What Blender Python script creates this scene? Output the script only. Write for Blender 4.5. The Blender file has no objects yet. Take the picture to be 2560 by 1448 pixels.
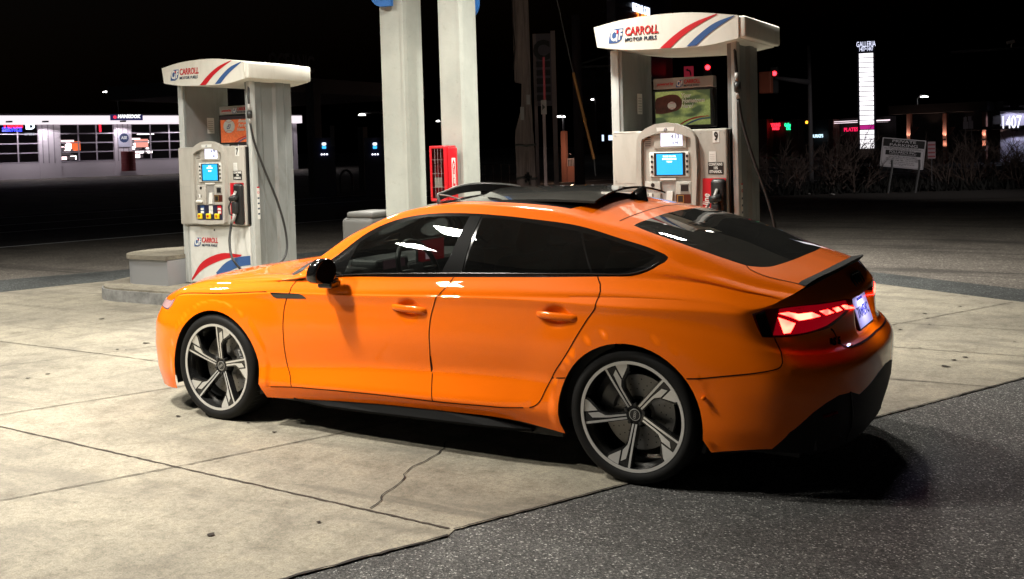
import bpy, bmesh, math, random
import numpy as np
from math import sin, cos, pi, radians
from mathutils import Vector, Matrix
from mathutils.geometry import delaunay_2d_cdt
random.seed(7)
S = bpy.context.scene
COL = S.collection

# ------------------------------------------------------------------ camera
CP = dict(f=2510.19, cy=479.59, p=.0424408, r=-.0280658, yaw=.5314136, C=(4.79700, -5.34963, 1.64747))
def cam_matrix():
    p, r, y = CP['p'], CP['r'], CP['yaw']
    Y = Matrix(((cos(y), sin(y), 0), (-sin(y), cos(y), 0), (0, 0, 1)))
    B = Matrix(((1, 0, 0), (0, 0, -1), (0, 1, 0)))
    P = Matrix(((1, 0, 0), (0, cos(p), -sin(p)), (0, sin(p), cos(p))))
    R = Matrix(((cos(r), -sin(r), 0), (sin(r), cos(r), 0), (0, 0, 1)))
    return R @ P @ B @ Y            # world -> (right, down, forward)
CM = cam_matrix()
cam = bpy.data.cameras.new('camera'); camo = bpy.data.objects.new('camera', cam); COL.objects.link(camo)
wc = CM.transposed()
rot = Matrix(((wc[0][0], -wc[0][1], -wc[0][2]), (wc[1][0], -wc[1][1], -wc[1][2]), (wc[2][0], -wc[2][1], -wc[2][2])))
camo.matrix_world = Matrix.Translation(CP['C']) @ rot.to_4x4()
cam.sensor_fit = 'HORIZONTAL'; cam.sensor_width = 36
cam.lens = 36 * CP['f'] / 2560
cam.shift_y = -(724 - CP['cy']) / 2560
cam.clip_start = .05; cam.clip_end = 2000
S.camera = camo
def ray(px, py): return wc @ Vector(((px - 1280) / CP['f'], (py - CP['cy']) / CP['f'], 1.0))
def dep(px, py, Z): return Vector(CP['C']) + ray(px, py) * Z      # a measured photo point at a chosen distance
def onz(px, py, z=0.0):
    d = ray(px, py); return Vector(CP['C']) + d * ((z - CP['C'][2]) / d.z)

# ------------------------------------------------------------------ world, exposure
W = bpy.data.worlds.new('World'); S.world = W; W.use_nodes = True
wn = W.node_tree.nodes; bgn = wn['Background']
sky = wn.new('ShaderNodeTexSky'); sky.sky_type = 'NISHITA'; sky.sun_disc = False
sky.sun_elevation = radians(-4); sky.sun_rotation = radians(200)
W.node_tree.links.new(sky.outputs[0], bgn.inputs[0]); bgn.inputs[1].default_value = .10
S.view_settings.view_transform = 'Standard'; S.view_settings.look = 'None'
S.view_settings.exposure = 0.0; S.view_settings.gamma = 1
S.render.engine = 'CYCLES'
S.cycles.max_bounces = 6; S.cycles.glossy_bounces = 4; S.cycles.transparent_max_bounces = 8; S.cycles.diffuse_bounces = 3
S.cycles.use_denoising = True; S.cycles.sample_clamp_indirect = 6
LAMP_WATTS = 345.0
CANOPY_LAMPS = [(-.5, -2.5, .9), (-1.75, -4.0, .8), (-5.3, -1.6, .62), (.35, 1.9, .55), (1.95, 4.1, .7), (-3.3, 4.9, 1.0), (1.2, 8.0, .9), (-2.6, .9, .45), (-8.6, 1.4, .8)]
LAMP_Z = 4.6

# ------------------------------------------------------------------ materials
MATS = {}
def mat(name, col=(.5, .5, .5), rough=.5, metal=0, coat=0, emit=None, es=1, spec=.5, coatr=.03):
    if name in MATS: return MATS[name]
    m = bpy.data.materials.new(name); m.use_nodes = True; b = m.node_tree.nodes['Principled BSDF']
    b.inputs['Base Color'].default_value = (*col, 1); b.inputs['Roughness'].default_value = rough
    b.inputs['Metallic'].default_value = metal; b.inputs['Coat Weight'].default_value = coat
    b.inputs['Coat Roughness'].default_value = coatr; b.inputs['Coat IOR'].default_value = 1.36; b.inputs['Specular IOR Level'].default_value = spec
    if emit: b.inputs['Emission Color'].default_value = (*emit, 1); b.inputs['Emission Strength'].default_value = es
    MATS[name] = m; return m
class N:
    """tiny node helper"""
    def __init__(s, m): s.t = m.node_tree; s.n = s.t.nodes; s.b = s.n.get('Principled BSDF')
    def add(s, ty, **k):
        x = s.n.new(ty)
        for a, v in k.items():
            if a[0] == '_': x.inputs[a[1:]].default_value = v
            else: setattr(x, a, v)
        return x
    def link(s, a, b): s.t.links.new(a, b)
    def coord(s, scale=(1, 1, 1), kind='Object', rot=(0, 0, 0)):
        c = s.add('ShaderNodeTexCoord'); mp = s.add('ShaderNodeMapping'); mp.inputs['Scale'].default_value = scale
        mp.inputs['Rotation'].default_value = rot
        s.link(c.outputs[kind], mp.inputs[0]); return mp.outputs[0]
    def noise(s, vec, scale, detail=6, rough=.6, dist=0):
        x = s.add('ShaderNodeTexNoise', _Scale=scale, _Detail=detail, _Roughness=rough, _Distortion=dist); s.link(vec, x.inputs['Vector']); return x.outputs['Fac']
    def ramp(s, fac, stops):
        x = s.add('ShaderNodeValToRGB'); e = x.color_ramp.elements
        while len(e) < len(stops): e.new(.5)
        for i, (p, c) in enumerate(stops):
            e[i].position = p; e[i].color = (*c, 1) if len(c) == 3 else c
        s.link(fac, x.inputs[0]); return x.outputs[0]
    def mix(s, fac, a, b, mode='MIX'):
        x = s.add('ShaderNodeMix', data_type='RGBA', blend_type=mode)
        for v, i in ((fac, 0), (a, 6), (b, 7)):
            if hasattr(v, 'node'): s.link(v, x.inputs[i])
            else: x.inputs[i].default_value = v if i == 0 else (*v, 1)
        return x.outputs[2]
    def bump(s, h, strength=.3, dist=.01):
        x = s.add('ShaderNodeBump', _Strength=strength, _Distance=dist); s.link(h, x.inputs['Height']); s.link(x.outputs[0], s.b.inputs['Normal'])

paint = mat('orange_paint', (.88, .165, .003), .5, 0, 1.0, spec=.06, coatr=.02)
n = N(paint); v = n.coord((1, 1, 1)); f = n.noise(v, 900, 1); n.link(n.mix(n.ramp(f, [(.3, (0, 0, 0)), (.7, (1, 1, 1))]), (.84, .145, .0002), (.92, .162, .0003)), n.b.inputs['Base Color'])
glossblack = mat('gloss_black', (.006, .006, .006), .12, 0, 1.0)
satin = mat('satin_black_trim', (.012, .012, .012), .38, 0, .2)
rubber = mat('tyre_rubber', (.006, .0058, .0056), .66, 0, 0, spec=.22)
n = N(rubber); v = n.coord((1, 1, 1)); n.bump(n.noise(v, 160, 3), .25, .002)
plast = mat('dark_plastic', (.02, .02, .02), .6)
alloy = mat('machined_alloy', (.64, .63, .61), .33, .65)
rimdark = mat('gloss_grey_alloy', (.012, .012, .012), .22, .2, .6)
disc_m = mat('brake_steel', (.32, .31, .29), .4, .7)
caliper_m = mat('caliper_grey', (.07, .07, .07), .4, 0, .4)
gapm = mat('panel_gap_dark', (.022, .004, .001), .9, spec=.1)
leather = mat('black_leather', (.02, .02, .02), .5)
def glassmat(name, tint, rough=0.0, dust=.0):
    m = bpy.data.materials.new(name); m.use_nodes = True; n = N(m); n.n.remove(n.b)
    out = n.n['Material Output']; tr = n.add('ShaderNodeBsdfTransparent'); tr.inputs[0].default_value = (*tint, 1)
    gl = n.add('ShaderNodeBsdfGlossy'); gl.inputs['Roughness'].default_value = rough; gl.inputs['Color'].default_value = (1, 1, 1, 1)
    fr = n.add('ShaderNodeFresnel', _IOR=1.52); mx = n.add('ShaderNodeMixShader')
    n.link(fr.outputs[0], mx.inputs[0]); n.link(tr.outputs[0], mx.inputs[1]); n.link(gl.outputs[0], mx.inputs[2])
    last = mx
    if dust:
        df = n.add('ShaderNodeBsdfDiffuse'); df.inputs[0].default_value = (.35, .35, .33, 1); m2 = n.add('ShaderNodeMixShader')
        v = n.coord((1, 1, 1)); a = n.noise(v, 420, 2, .7); b = n.noise(v, 3.5, 3)
        r1 = n.ramp(a, [(.45, (0, 0, 0)), (.75, (dust * 4,) * 3)]); r2 = n.ramp(b, [(.2, (.45,) * 3), (.8, (1,) * 3)])
        n.link(n.mix(1.0, r1, r2, 'MULTIPLY'), m2.inputs[0]); n.link(last.outputs[0], m2.inputs[1]); n.link(df.outputs[0], m2.inputs[2]); last = m2
    n.link(last.outputs[0], out.inputs[0]); MATS[name] = m; return m
glass_front = glassmat('tinted_glass', (.34, .36, .34), 0, .012)
glass_dark = glassmat('privacy_glass', (.05, .05, .055), 0, .016)
glass_rear = glassmat('dusty_rear_glass', (.05, .05, .055), 0, .05)
glass_clear = glassmat('clear_glass', (.75, .8, .78))

# ------------------------------------------------------------------ helpers
def link(o, parent=None):
    COL.objects.link(o)
    if parent is not None: o.parent = parent
    return o
def mobj(name, verts, faces, m, parent=None, smooth=False, normals=None):
    me = bpy.data.meshes.new(name); me.from_pydata([tuple(v) for v in verts], [], [tuple(f) for f in faces]); me.update()
    if isinstance(m, (list, tuple)):
        for x in m: me.materials.append(x)
    else: me.materials.append(m)
    if smooth or normals is not None: me.shade_smooth()
    if normals is not None: me.normals_split_custom_set_from_vertices([tuple(x) for x in normals])
    return link(bpy.data.objects.new(name, me), parent)
class MB:
    """collects shapes into one mesh; each face has a material slot"""
    def __init__(s): s.v = []; s.f = []; s.mi = []; s.ms = []
    def slot(s, m):
        if m not in s.ms: s.ms.append(m)
        return s.ms.index(m)
    def add(s, v, f, m):
        o = len(s.v); s.v += [tuple(x) for x in v]; s.f += [tuple(i + o for i in q) for q in f]; s.mi += [s.slot(m)] * len(f); return s
    def box(s, a, b, m, M=None):
        x0, y0, z0 = a; x1, y1, z1 = b
        v = [Vector(p) for p in ((x0, y0, z0), (x1, y0, z0), (x1, y1, z0), (x0, y1, z0), (x0, y0, z1), (x1, y0, z1), (x1, y1, z1), (x0, y1, z1))]
        if M is not None: v = [M @ p for p in v]
        return s.add(v, [(0, 3, 2, 1), (4, 5, 6, 7), (0, 1, 5, 4), (1, 2, 6, 5), (2, 3, 7, 6), (3, 0, 4, 7)], m)
    def rbox(s, a, b, m, r=.02, M=None, seg=3):
        bm = bmesh.new(); bmesh.ops.create_cube(bm, size=1)
        for q in bm.verts: q.co = Vector([(a[i] + b[i]) / 2 + q.co[i] * (b[i] - a[i]) for i in range(3)])
        bmesh.ops.bevel(bm, geom=list(bm.edges), offset=r, segments=seg, affect='EDGES', profile=.5)
        bm.verts.index_update(); v = [q.co.copy() for q in bm.verts]
        if M is not None: v = [M @ p for p in v]
        f = [[q.index for q in fc.verts] for fc in bm.faces]; bm.free(); return s.add(v, f, m)
    def tube(s, pts, r, m, seg=10, cap=True):
        pts = [Vector(p) for p in pts]; rs = r if isinstance(r, (list, tuple)) else [r] * len(pts); v = []; f = []
        up = None
        for i, p in enumerate(pts):
            t = (pts[min(i + 1, len(pts) - 1)] - pts[max(i - 1, 0)]).normalized()
            if up is None: up = t.orthogonal().normalized()
            else: up = (up - t * up.dot(t)).normalized()
            w = t.cross(up)
            for k in range(seg):
                a = 2 * pi * k / seg; v.append(p + (up * cos(a) + w * sin(a)) * rs[i])
        for i in range(len(pts) - 1):
            for k in range(seg): f.append((i * seg + k, i * seg + (k + 1) % seg, (i + 1) * seg + (k + 1) % seg, (i + 1) * seg + k))
        if cap: f.append(tuple(range(seg))[::-1]); f.append(tuple((len(pts) - 1) * seg + k for k in range(seg)))
        return s.add(v, f, m)
    def prism(s, poly, fn, m, d0, d1):
        """poly in 2D; fn(a,b,d)->point; extruded from d0 to d1 (d0 = front)"""
        k = len(poly); v = [fn(a, b, d0) for a, b in poly] + [fn(a, b, d1) for a, b in poly]
        f = [tuple(range(k)), tuple(range(2 * k - 1, k - 1, -1))] + [(i, i + k, (i + 1) % k + k, (i + 1) % k) for i in range(k)]
        return s.add(v, f, m)
    def lathe(s, prof, m, seg=48, axis='y', c=(0, 0, 0), close=False):
        v = []; f = []; k = len(prof)
        for i in range(seg):
            a = 2 * pi * i / seg
            for r, h in prof:
                p = (r * cos(a), h, r * sin(a)) if axis == 'y' else (r * cos(a), r * sin(a), h)
                v.append((p[0] + c[0], p[1] + c[1], p[2] + c[2]))
        for i in range(seg):
            j = (i + 1) % seg
            for q in range(k - 1): f.append((i * k + q, j * k + q, j * k + q + 1, i * k + q + 1))
        return s.add(v, f, m)
    def build(s, name, parent=None, smooth=False, angle=None):
        me = bpy.data.meshes.new(name); me.from_pydata(s.v, [], s.f)
        for m in s.ms: me.materials.append(m)
        me.polygons.foreach_set('material_index', s.mi); me.update()
        bm = bmesh.new(); bm.from_mesh(me); bmesh.ops.recalc_face_normals(bm, faces=bm.faces); bm.to_mesh(me); bm.free()
        if angle is not None: me.shade_smooth(); me.set_sharp_from_angle(angle=radians(angle))
        elif smooth: me.shade_smooth()
        return link(bpy.data.objects.new(name, me), parent)
def empty(name, loc=(0, 0, 0), rz=0, parent=None):
    o = bpy.data.objects.new(name, None); o.location = loc; o.rotation_euler = (0, 0, rz); return link(o, parent)
def tag(o, label=None, cat=None, group=None, kind=None):
    if label: o['label'] = label
    if cat: o['category'] = cat
    if group: o['group'] = group
    if kind: o['kind'] = kind
    return o
def thing(name, loc, label, cat, group=None, rz=0): return tag(empty(name, loc, rz), label, cat, group)
def text(s, size, M, m, sx=1.0, bold=.0, shear=0, align='CENTER', depth=.0015):
    """lettering as mesh data (verts, faces) in the plane M (x right, y up)"""
    c = bpy.data.curves.new('t', 'FONT'); c.body = s; c.size = size; c.offset = bold; c.shear = shear; c.align_x = align; c.align_y = 'CENTER'; c.extrude = depth; c.resolution_u = 3
    o = bpy.data.objects.new('t', c); me = bpy.data.meshes.new_from_object(o)
    v = [M @ Vector((p.co.x * sx, p.co.y, p.co.z)) for p in me.vertices]; f = [tuple(p.vertices) for p in me.polygons]
    bpy.data.objects.remove(o); bpy.data.curves.remove(c); bpy.data.meshes.remove(me); return v, f, m
def plane_M(o, right, up):
    r = Vector(right).normalized(); u = Vector(up); u = (u - r * u.dot(r)).normalized(); w = r.cross(u)
    M = Matrix((r, u, w)).transposed().to_4x4(); M.translation = Vector(o); return M
def inpoly(P, poly):
    P = np.asarray(P); x, y = P[:, 0], P[:, 1]; c = np.zeros(len(P), bool); q = np.asarray(poly); j = len(q) - 1
    for i in range(len(q)):
        cond = ((q[i, 1] > y) != (q[j, 1] > y)); den = q[j, 1] - q[i, 1]
        if abs(den) > 1e-12: c ^= cond & (x < (q[j, 0] - q[i, 0]) * (y - q[i, 1]) / den + q[i, 0])
        j = i
    return c
def catmull(pts, n=6):
    pts = [np.array(p, float) for p in pts]; out = []
    P = [2 * pts[0] - pts[1]] + pts + [2 * pts[-1] - pts[-2]]
    for i in range(1, len(P) - 2):
        for k in range(n):
            t = k / n; out.append(.5 * ((2 * P[i]) + (-P[i - 1] + P[i + 1]) * t + (2 * P[i - 1] - 5 * P[i] + 4 * P[i + 1] - P[i + 2]) * t * t + (-P[i - 1] + 3 * P[i] - 3 * P[i + 1] + P[i + 2]) * t ** 3))
    out.append(pts[-1]); return [tuple(q) for q in out]

# ------------------------------------------------------------------ car body surface
def nspline(t,y):
    """natural cubic spline -> callable"""
    t=np.asarray(t,float); y=np.asarray(y,float); n=len(t); h=np.diff(t)
    A=np.zeros((n,n)); b=np.zeros(n); A[0,0]=A[-1,-1]=1
    for i in range(1,n-1):
        A[i,i-1]=h[i-1]; A[i,i]=2*(h[i-1]+h[i]); A[i,i+1]=h[i]; b[i]=3*((y[i+1]-y[i])/h[i]-(y[i]-y[i-1])/h[i-1])
    c=np.linalg.solve(A,b)
    def f(x):
        x=np.clip(np.asarray(x,float),t[0],t[-1]); i=np.clip(np.searchsorted(t,x)-1,0,n-2)
        d=(c[i+1]-c[i])/(3*h[i]); bb=(y[i+1]-y[i])/h[i]-h[i]*(2*c[i]+c[i+1])/3; dx=x-t[i]
        return y[i]+dx*(bb+dx*(c[i]+dx*d))
    return f
def pchip(t,y):
    t=np.asarray(t,float); y=np.asarray(y,float); h=np.diff(t); s=np.diff(y)/h
    m=np.zeros(len(t)); m[0]=s[0]; m[-1]=s[-1]
    for i in range(1,len(t)-1):
        if s[i-1]*s[i]>0:
            w1=2*h[i]+h[i-1]; w2=h[i]+2*h[i-1]; m[i]=(w1+w2)/(w1/s[i-1]+w2/s[i])
    def f(x):
        x=np.clip(np.asarray(x,float),t[0],t[-1]); i=np.clip(np.searchsorted(t,x)-1,0,len(t)-2)
        q=(x-t[i])/h[i]; q2=q*q; q3=q2*q
        return (2*q3-3*q2+1)*y[i]+(q3-2*q2+q)*h[i]*m[i]+(-2*q3+3*q2)*y[i+1]+(q3-q2)*h[i]*m[i+1]
    return f
# rows: (u, x, w, z)
FRONT={ # generic nose plan for a row, given (z list) : u -> (x offset factor)
}
def row(side,front,rear):
    return [(-1.6,)+front[0],(-1.3,)+front[1],(-1.0,)+front[2],(-.8,)+front[3],(-.6,)+front[4]]+[(x,x,w,z) for x,w,z in side]+[(3.3,)+rear[0],(3.5,)+rear[1],(3.7,)+rear[2],(3.95,)+rear[3],(4.25,)+rear[4],(4.6,)+rear[5]]
def nose(xc,z,dw=0,dz=0):
    return [(xc,0,z),(xc+.012,.35,z),(xc+.06,.62+dw,z+dz*.3),(xc+.15,.775+dw,z+dz*.6),(xc+.315,.872+dw,z+dz)]
W_ROWS=[
 row([(-.35,.89,.16),(0,.895,.17),(.45,.90,.185),(1.0,.90,.215),(1.65,.90,.235),(2.2,.90,.235),(2.55,.90,.20),(2.8,.90,.19),(3.1,.895,.20)],
     nose(-.83,.15,-.02),[(3.3,.89,.215),(3.48,.85,.23),(3.62,.75,.21),(3.71,.58,.20),(3.76,.3,.19),(3.77,0,.19)]),
 row([(-.35,.912,.28),(0,.918,.28),(.45,.922,.28),(1.0,.935,.300),(1.65,.938,.315),(2.2,.935,.325),(2.55,.925,.33),(2.8,.92,.33),(3.1,.915,.33)],
     nose(-.85,.27),[(3.3,.908,.335),(3.5,.865,.34),(3.635,.765,.34),(3.745,.59,.34),(3.80,.3,.33),(3.812,0,.33)]),
 row([(-.35,.908,.42),(0,.91,.41),(.45,.906,.39),(1.0,.903,.425),(1.65,.903,.459),(2.2,.908,.48),(2.55,.917,.49),(2.8,.92,.495),(3.1,.918,.50)],
     nose(-.865,.42),[(3.3,.912,.50),(3.5,.875,.50),(3.65,.775,.50),(3.765,.59,.49),(3.825,.3,.48),(3.838,0,.48)]),
 row([(-.35,.91,.56),(0,.918,.58),(.45,.916,.59),(1.0,.917,.60),(1.65,.919,.61),(2.2,.922,.62),(2.55,.928,.625),(2.8,.93,.63),(3.1,.925,.62)],
     nose(-.85,.56),[(3.3,.912,.61),(3.5,.87,.60),(3.645,.77,.595),(3.765,.585,.59),(3.825,.3,.585),(3.838,0,.585)]),
 row([(-.35,.895,.66),(0,.912,.70),(.45,.914,.72),(1.0,.915,.73),(1.65,.917,.745),(2.2,.920,.755),(2.55,.927,.76),(2.8,.93,.765),(3.1,.922,.74)],
     nose(-.815,.64,-.01),[(3.3,.905,.71),(3.47,.865,.685),(3.61,.763,.665),(3.725,.585,.655),(3.79,.3,.652),(3.802,0,.652)]),
 row([(-.35,.885,.72),(0,.905,.755),(.45,.912,.78),(1.0,.914,.795),(1.65,.917,.81),(2.2,.920,.825),(2.55,.928,.83),(2.8,.93,.83),(3.1,.918,.815)],
     nose(-.795,.68,-.02),[(3.3,.898,.79),(3.44,.862,.745),(3.57,.765,.715),(3.68,.58,.70),(3.745,.3,.70),(3.757,0,.70)]),
 row([(-.35,.875,.758),(0,.902,.787),(.45,.913,.820),(1.0,.918,.838),(1.65,.922,.861),(2.2,.925,.876),(2.55,.933,.876),(2.8,.935,.875),(3.1,.922,.876)],
     nose(-.78,.70,-.03,.015),[(3.3,.903,.870),(3.415,.868,.862),(3.55,.765,.872),(3.66,.585,.883),(3.722,.3,.888),(3.735,0,.888)]),
 row([(-.35,.868,.766),(0,.897,.794),(.45,.908,.827),(1.0,.913,.845),(1.65,.917,.869),(2.2,.918,.888),(2.55,.915,.903),(2.8,.912,.914),(3.1,.903,.914)],
     nose(-.775,.705,-.035,.02),[(3.3,.887,.902),(3.43,.862,.882),(3.525,.765,.915),(3.60,.59,.955),(3.648,.3,.982),(3.66,0,.99)]),
]
W_V=[0,1,2,3,4,5,6,6.35]
def top(side):
    return side
# top rows start from W top row
T_ROWS=[
 [r for r in W_ROWS[-1]],
 [(-1.6,-.775,0,.705),(-1.3,-.76,.33,.71),(-1.0,-.70,.57,.725),(-.8,-.61,.70,.745),(-.6,-.48,.785,.775),(-.35,-.33,.82,.815),(0,0,.845,.850),(.45,.45,.862,.885),(.9,.9,.866,.930),(1.4,1.4,.876,.952),(1.9,1.9,.877,.972),(2.4,2.4,.864,.992),(2.75,2.75,.842,1.006),(3.0,3.0,.825,1.003),(3.2,3.2,.812,.985),(3.35,3.34,.80,.957),(3.5,3.46,.775,.935),(3.6,3.525,.765,.918)],
 [(-1.6,-.773,0,.707),(-1.3,-.74,.28,.722),(-1.0,-.64,.50,.76),(-.8,-.54,.60,.79),(-.6,-.40,.66,.822),(-.35,-.24,.71,.855),(0,.05,.75,.885),(.45,.48,.79,.915),(.76,.76,.862,.953),(.914,.914,.825,1.04),(1.10,1.10,.775,1.172),(1.3,1.3,.731,1.258),(1.526,1.526,.700,1.296),(1.75,1.75,.682,1.303),(1.94,1.94,.672,1.297),(2.14,2.14,.666,1.278),(2.31,2.31,.667,1.257),(2.45,2.45,.674,1.237),(2.57,2.57,.688,1.209),(2.735,2.735,.715,1.168),(2.9,2.9,.748,1.128),(3.0,3.0,.768,1.09),(3.1,3.1,.772,1.055),(3.25,3.25,.765,1.013),(3.4,3.39,.74,.972),(3.6,3.56,.69,.937)],
 [(-1.6,-.771,0,.709),(-1.3,-.71,.24,.738),(-1.0,-.62,.42,.80),(-.8,-.48,.50,.83),(-.6,-.32,.55,.86),(-.35,-.14,.60,.885),(0,.10,.65,.905),(.45,.50,.70,.93),(.6,.62,.74,.965),(.72,.735,.755,1.026),(.81,.82,.74,1.081),(.94,.94,.703,1.161),(1.098,1.098,.663,1.234),(1.252,1.252,.628,1.290),(1.41,1.41,.605,1.325),(1.64,1.64,.587,1.352),(1.85,1.85,.578,1.352),(2.08,2.08,.572,1.341),(2.35,2.35,.572,1.313),(2.5,2.5,.575,1.285),(2.63,2.63,.60,1.260),(2.76,2.76,.632,1.233),(2.9,2.9,.652,1.195),(3.08,3.08,.656,1.137),(3.2,3.2,.648,1.092),(3.33,3.33,.635,1.045),(3.45,3.45,.62,1.008),(3.6,3.595,.60,.962)],
 [(-1.6,-.769,0,.711),(-1.3,-.69,.14,.76),(-1.0,-.56,.25,.83),(-.8,-.40,.29,.862),(-.6,-.24,.31,.89),(-.35,-.06,.33,.912),(0,.10,.34,.93),(.3,.35,.345,.955),(.45,.52,.345,1.02),(.72,.78,.34,1.135),(.94,.98,.33,1.225),(1.098,1.14,.32,1.283),(1.252,1.28,.31,1.328),(1.41,1.42,.30,1.358),(1.64,1.64,.29,1.382),(1.85,1.85,.29,1.386),(2.08,2.08,.29,1.377),(2.35,2.35,.29,1.351),(2.5,2.50,.29,1.325),(2.63,2.63,.29,1.297),(2.76,2.76,.31,1.268),(2.9,2.9,.32,1.231),(3.08,3.09,.33,1.172),(3.2,3.22,.31,1.123),(3.33,3.36,.32,1.074),(3.45,3.48,.31,1.032),(3.6,3.643,.30,.984)],
 [(-1.6,-.767,0,.713),(-1.3,-.68,0,.765),(-1.0,-.54,0,.835),(-.8,-.38,0,.868),(-.6,-.22,0,.895),(-.35,-.05,0,.917),(0,.10,0,.935),(.3,.32,0,.96),(.45,.50,0,1.02),(.72,.79,0,1.145),(.94,1.0,0,1.235),(1.098,1.15,0,1.292),(1.252,1.29,0,1.336),(1.41,1.42,0,1.366),(1.64,1.64,0,1.391),(1.85,1.85,0,1.395),(2.08,2.08,0,1.387),(2.35,2.35,0,1.362),(2.5,2.5,0,1.337),(2.63,2.63,0,1.309),(2.76,2.76,0,1.275),(2.9,2.9,0,1.236),(3.08,3.09,0,1.178),(3.2,3.22,0,1.136),(3.33,3.37,0,1.084),(3.45,3.49,0,1.042),(3.6,3.655,0,.992)],
]
T_V=[0,1,2,3,4,5]
def flare(x,z):
    """extra half-width of the wheel-arch flares"""
    out=0*x
    for cx in (0.025,2.826):
        r=np.hypot(x-cx,z-.325)
        up=np.clip((z-.02)/.2,0,1)
        s=np.clip((r-.422)/.012,0,1); s=s*s*(3-2*s)
        fall=np.clip((.66-r)/.238,0,1); fall=fall*fall*(3-2*fall)
        out=out+ up*((1-s)*.016 + s*.011*fall)
    return out
HANDLES = [(1.515, .787), (2.440, .803)]
def dent(x, z):
    """grip pockets behind the door handles"""
    out = 0 * x
    for hx, hz in HANDLES:
        r2 = ((x - hx + .005) / .062) ** 2 + ((z - hz) / .048) ** 2
        out = out + .016 * np.exp(-r2 ** 2)
    return out
class Net:
    def __init__(s,rows,vs,wall):
        s.rows=[]
        for r in rows:
            u=[a[0] for a in r]; s.rows.append([nspline(u,[a[k] for a in r]) for k in(1,2,3)])
        s.vs=np.array(vs,float); s.wall=wall
        s.u0=rows[0][0][0]; s.u1=min(r[-1][0] for r in rows) if not wall else rows[0][-1][0]
    def ev(s,u,v,fl=True):
        u=np.asarray(u,float); v=np.asarray(v,float); vs=s.vs; n=len(vs)
        P=np.stack([np.stack([f(u) for f in R],-1) for R in s.rows],0) # n,N,3
        h=np.diff(vs); sl=(P[1:]-P[:-1])/h[:,None,None]
        m=np.empty_like(P); m[0]=sl[0]; m[-1]=sl[-1]
        for i in range(1,n-1): m[i]=(sl[i-1]*h[i]+sl[i]*h[i-1])/(h[i]+h[i-1])
        mR=m.copy()
        if s.wall:                              # sharp crease along the shoulder line and above the sill
            m[6]=sl[5]*.85+sl[6]*.15; mR[6]=sl[6]
            m[1]=sl[0]*.6+sl[1]*.4; mR[1]=sl[1]
            m[2]=sl[1]*.85+sl[2]*.15; mR[2]=sl[2]
        else:
            k_=np.clip((u-2.15)/.5,0,1)*np.clip((3.45-u)/.4,0,1)
            mR[0]=sl[0]+np.stack([0*u,.030+.055*k_,0*u-.01*k_],-1)
        i=np.clip(np.searchsorted(vs,v,side='right')-1,0,n-2); N=np.arange(len(u)); H=h[i][:,None]
        q=((v-vs[i])/h[i])[:,None]; q2=q*q;q3=q2*q
        X=(2*q3-3*q2+1)*P[i,N]+(q3-2*q2+q)*H*mR[i,N]+(-2*q3+3*q2)*P[i+1,N]+(q3-q2)*H*m[i+1,N]
        if not s.wall:                      # side glass: nearly flat with a slight barrel, creased at belt and rail
            k=i==1; b=np.array([0,.030,0])
            if k.any():
                mm=sl[1][N[k]]; qq=q[k]; X[k]=P[1,N[k]]+(P[2,N[k]]-P[1,N[k]])*qq+4*b*.85*qq*(1-qq)
        X[:,1]=np.maximum(X[:,1],0)
        if s.wall and fl: X[:,1]+=flare(X[:,0],X[:,2])-dent(X[:,0],X[:,2])
        if s.wall and fl:                       # recess for the number plate
            a_=np.clip((.245-X[:,1])/.02,0,1); b_=np.clip((X[:,2]-.675)/.03,0,1)*np.clip((.862-X[:,2])/.012,0,1)
            X[:,0]-=np.where(X[:,0]>3.6,.038*a_*a_*(3-2*a_)*b_*b_*(3-2*b_),0)
        X[:,1]*=-1
        return X
    def nrm(s,u,v):
        e=4e-3
        a=s.ev(np.minimum(u+e,s.u1),v)-s.ev(np.maximum(u-e,s.u0),v)
        b=s.ev(u,np.minimum(v+e,s.vs[-1]))-s.ev(u,np.maximum(v-e,0))
        n=np.cross(a,b); l=np.linalg.norm(n,axis=1,keepdims=True); n/=np.maximum(l,1e-12)
        return n
    def inv(s,axes,pts,guess):
        """find (u,v) where surface coords[axes] match pts"""
        pts=np.asarray(pts,float); g=np.array(guess,float)
        for _ in range(40):
            e=1e-4; p=s.ev(g[:,0],g[:,1])[:,axes]; r=pts-p
            a=(s.ev(g[:,0]+e,g[:,1])[:,axes]-p)/e; b=(s.ev(g[:,0],g[:,1]+e)[:,axes]-p)/e
            det=a[:,0]*b[:,1]-a[:,1]*b[:,0]; det=np.where(abs(det)<1e-9,1e-9,det)
            du=(r[:,0]*b[:,1]-r[:,1]*b[:,0])/det; dv=(a[:,0]*r[:,1]-a[:,1]*r[:,0])/det
            g[:,0]=np.clip(g[:,0]+np.clip(du,-.3,.3),s.u0,s.u1); g[:,1]=np.clip(g[:,1]+np.clip(dv,-.7,.7),0,s.vs[-1])
        return g
WALL=Net(W_ROWS,W_V,True); TOP=Net(T_ROWS,T_V,False)

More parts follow.
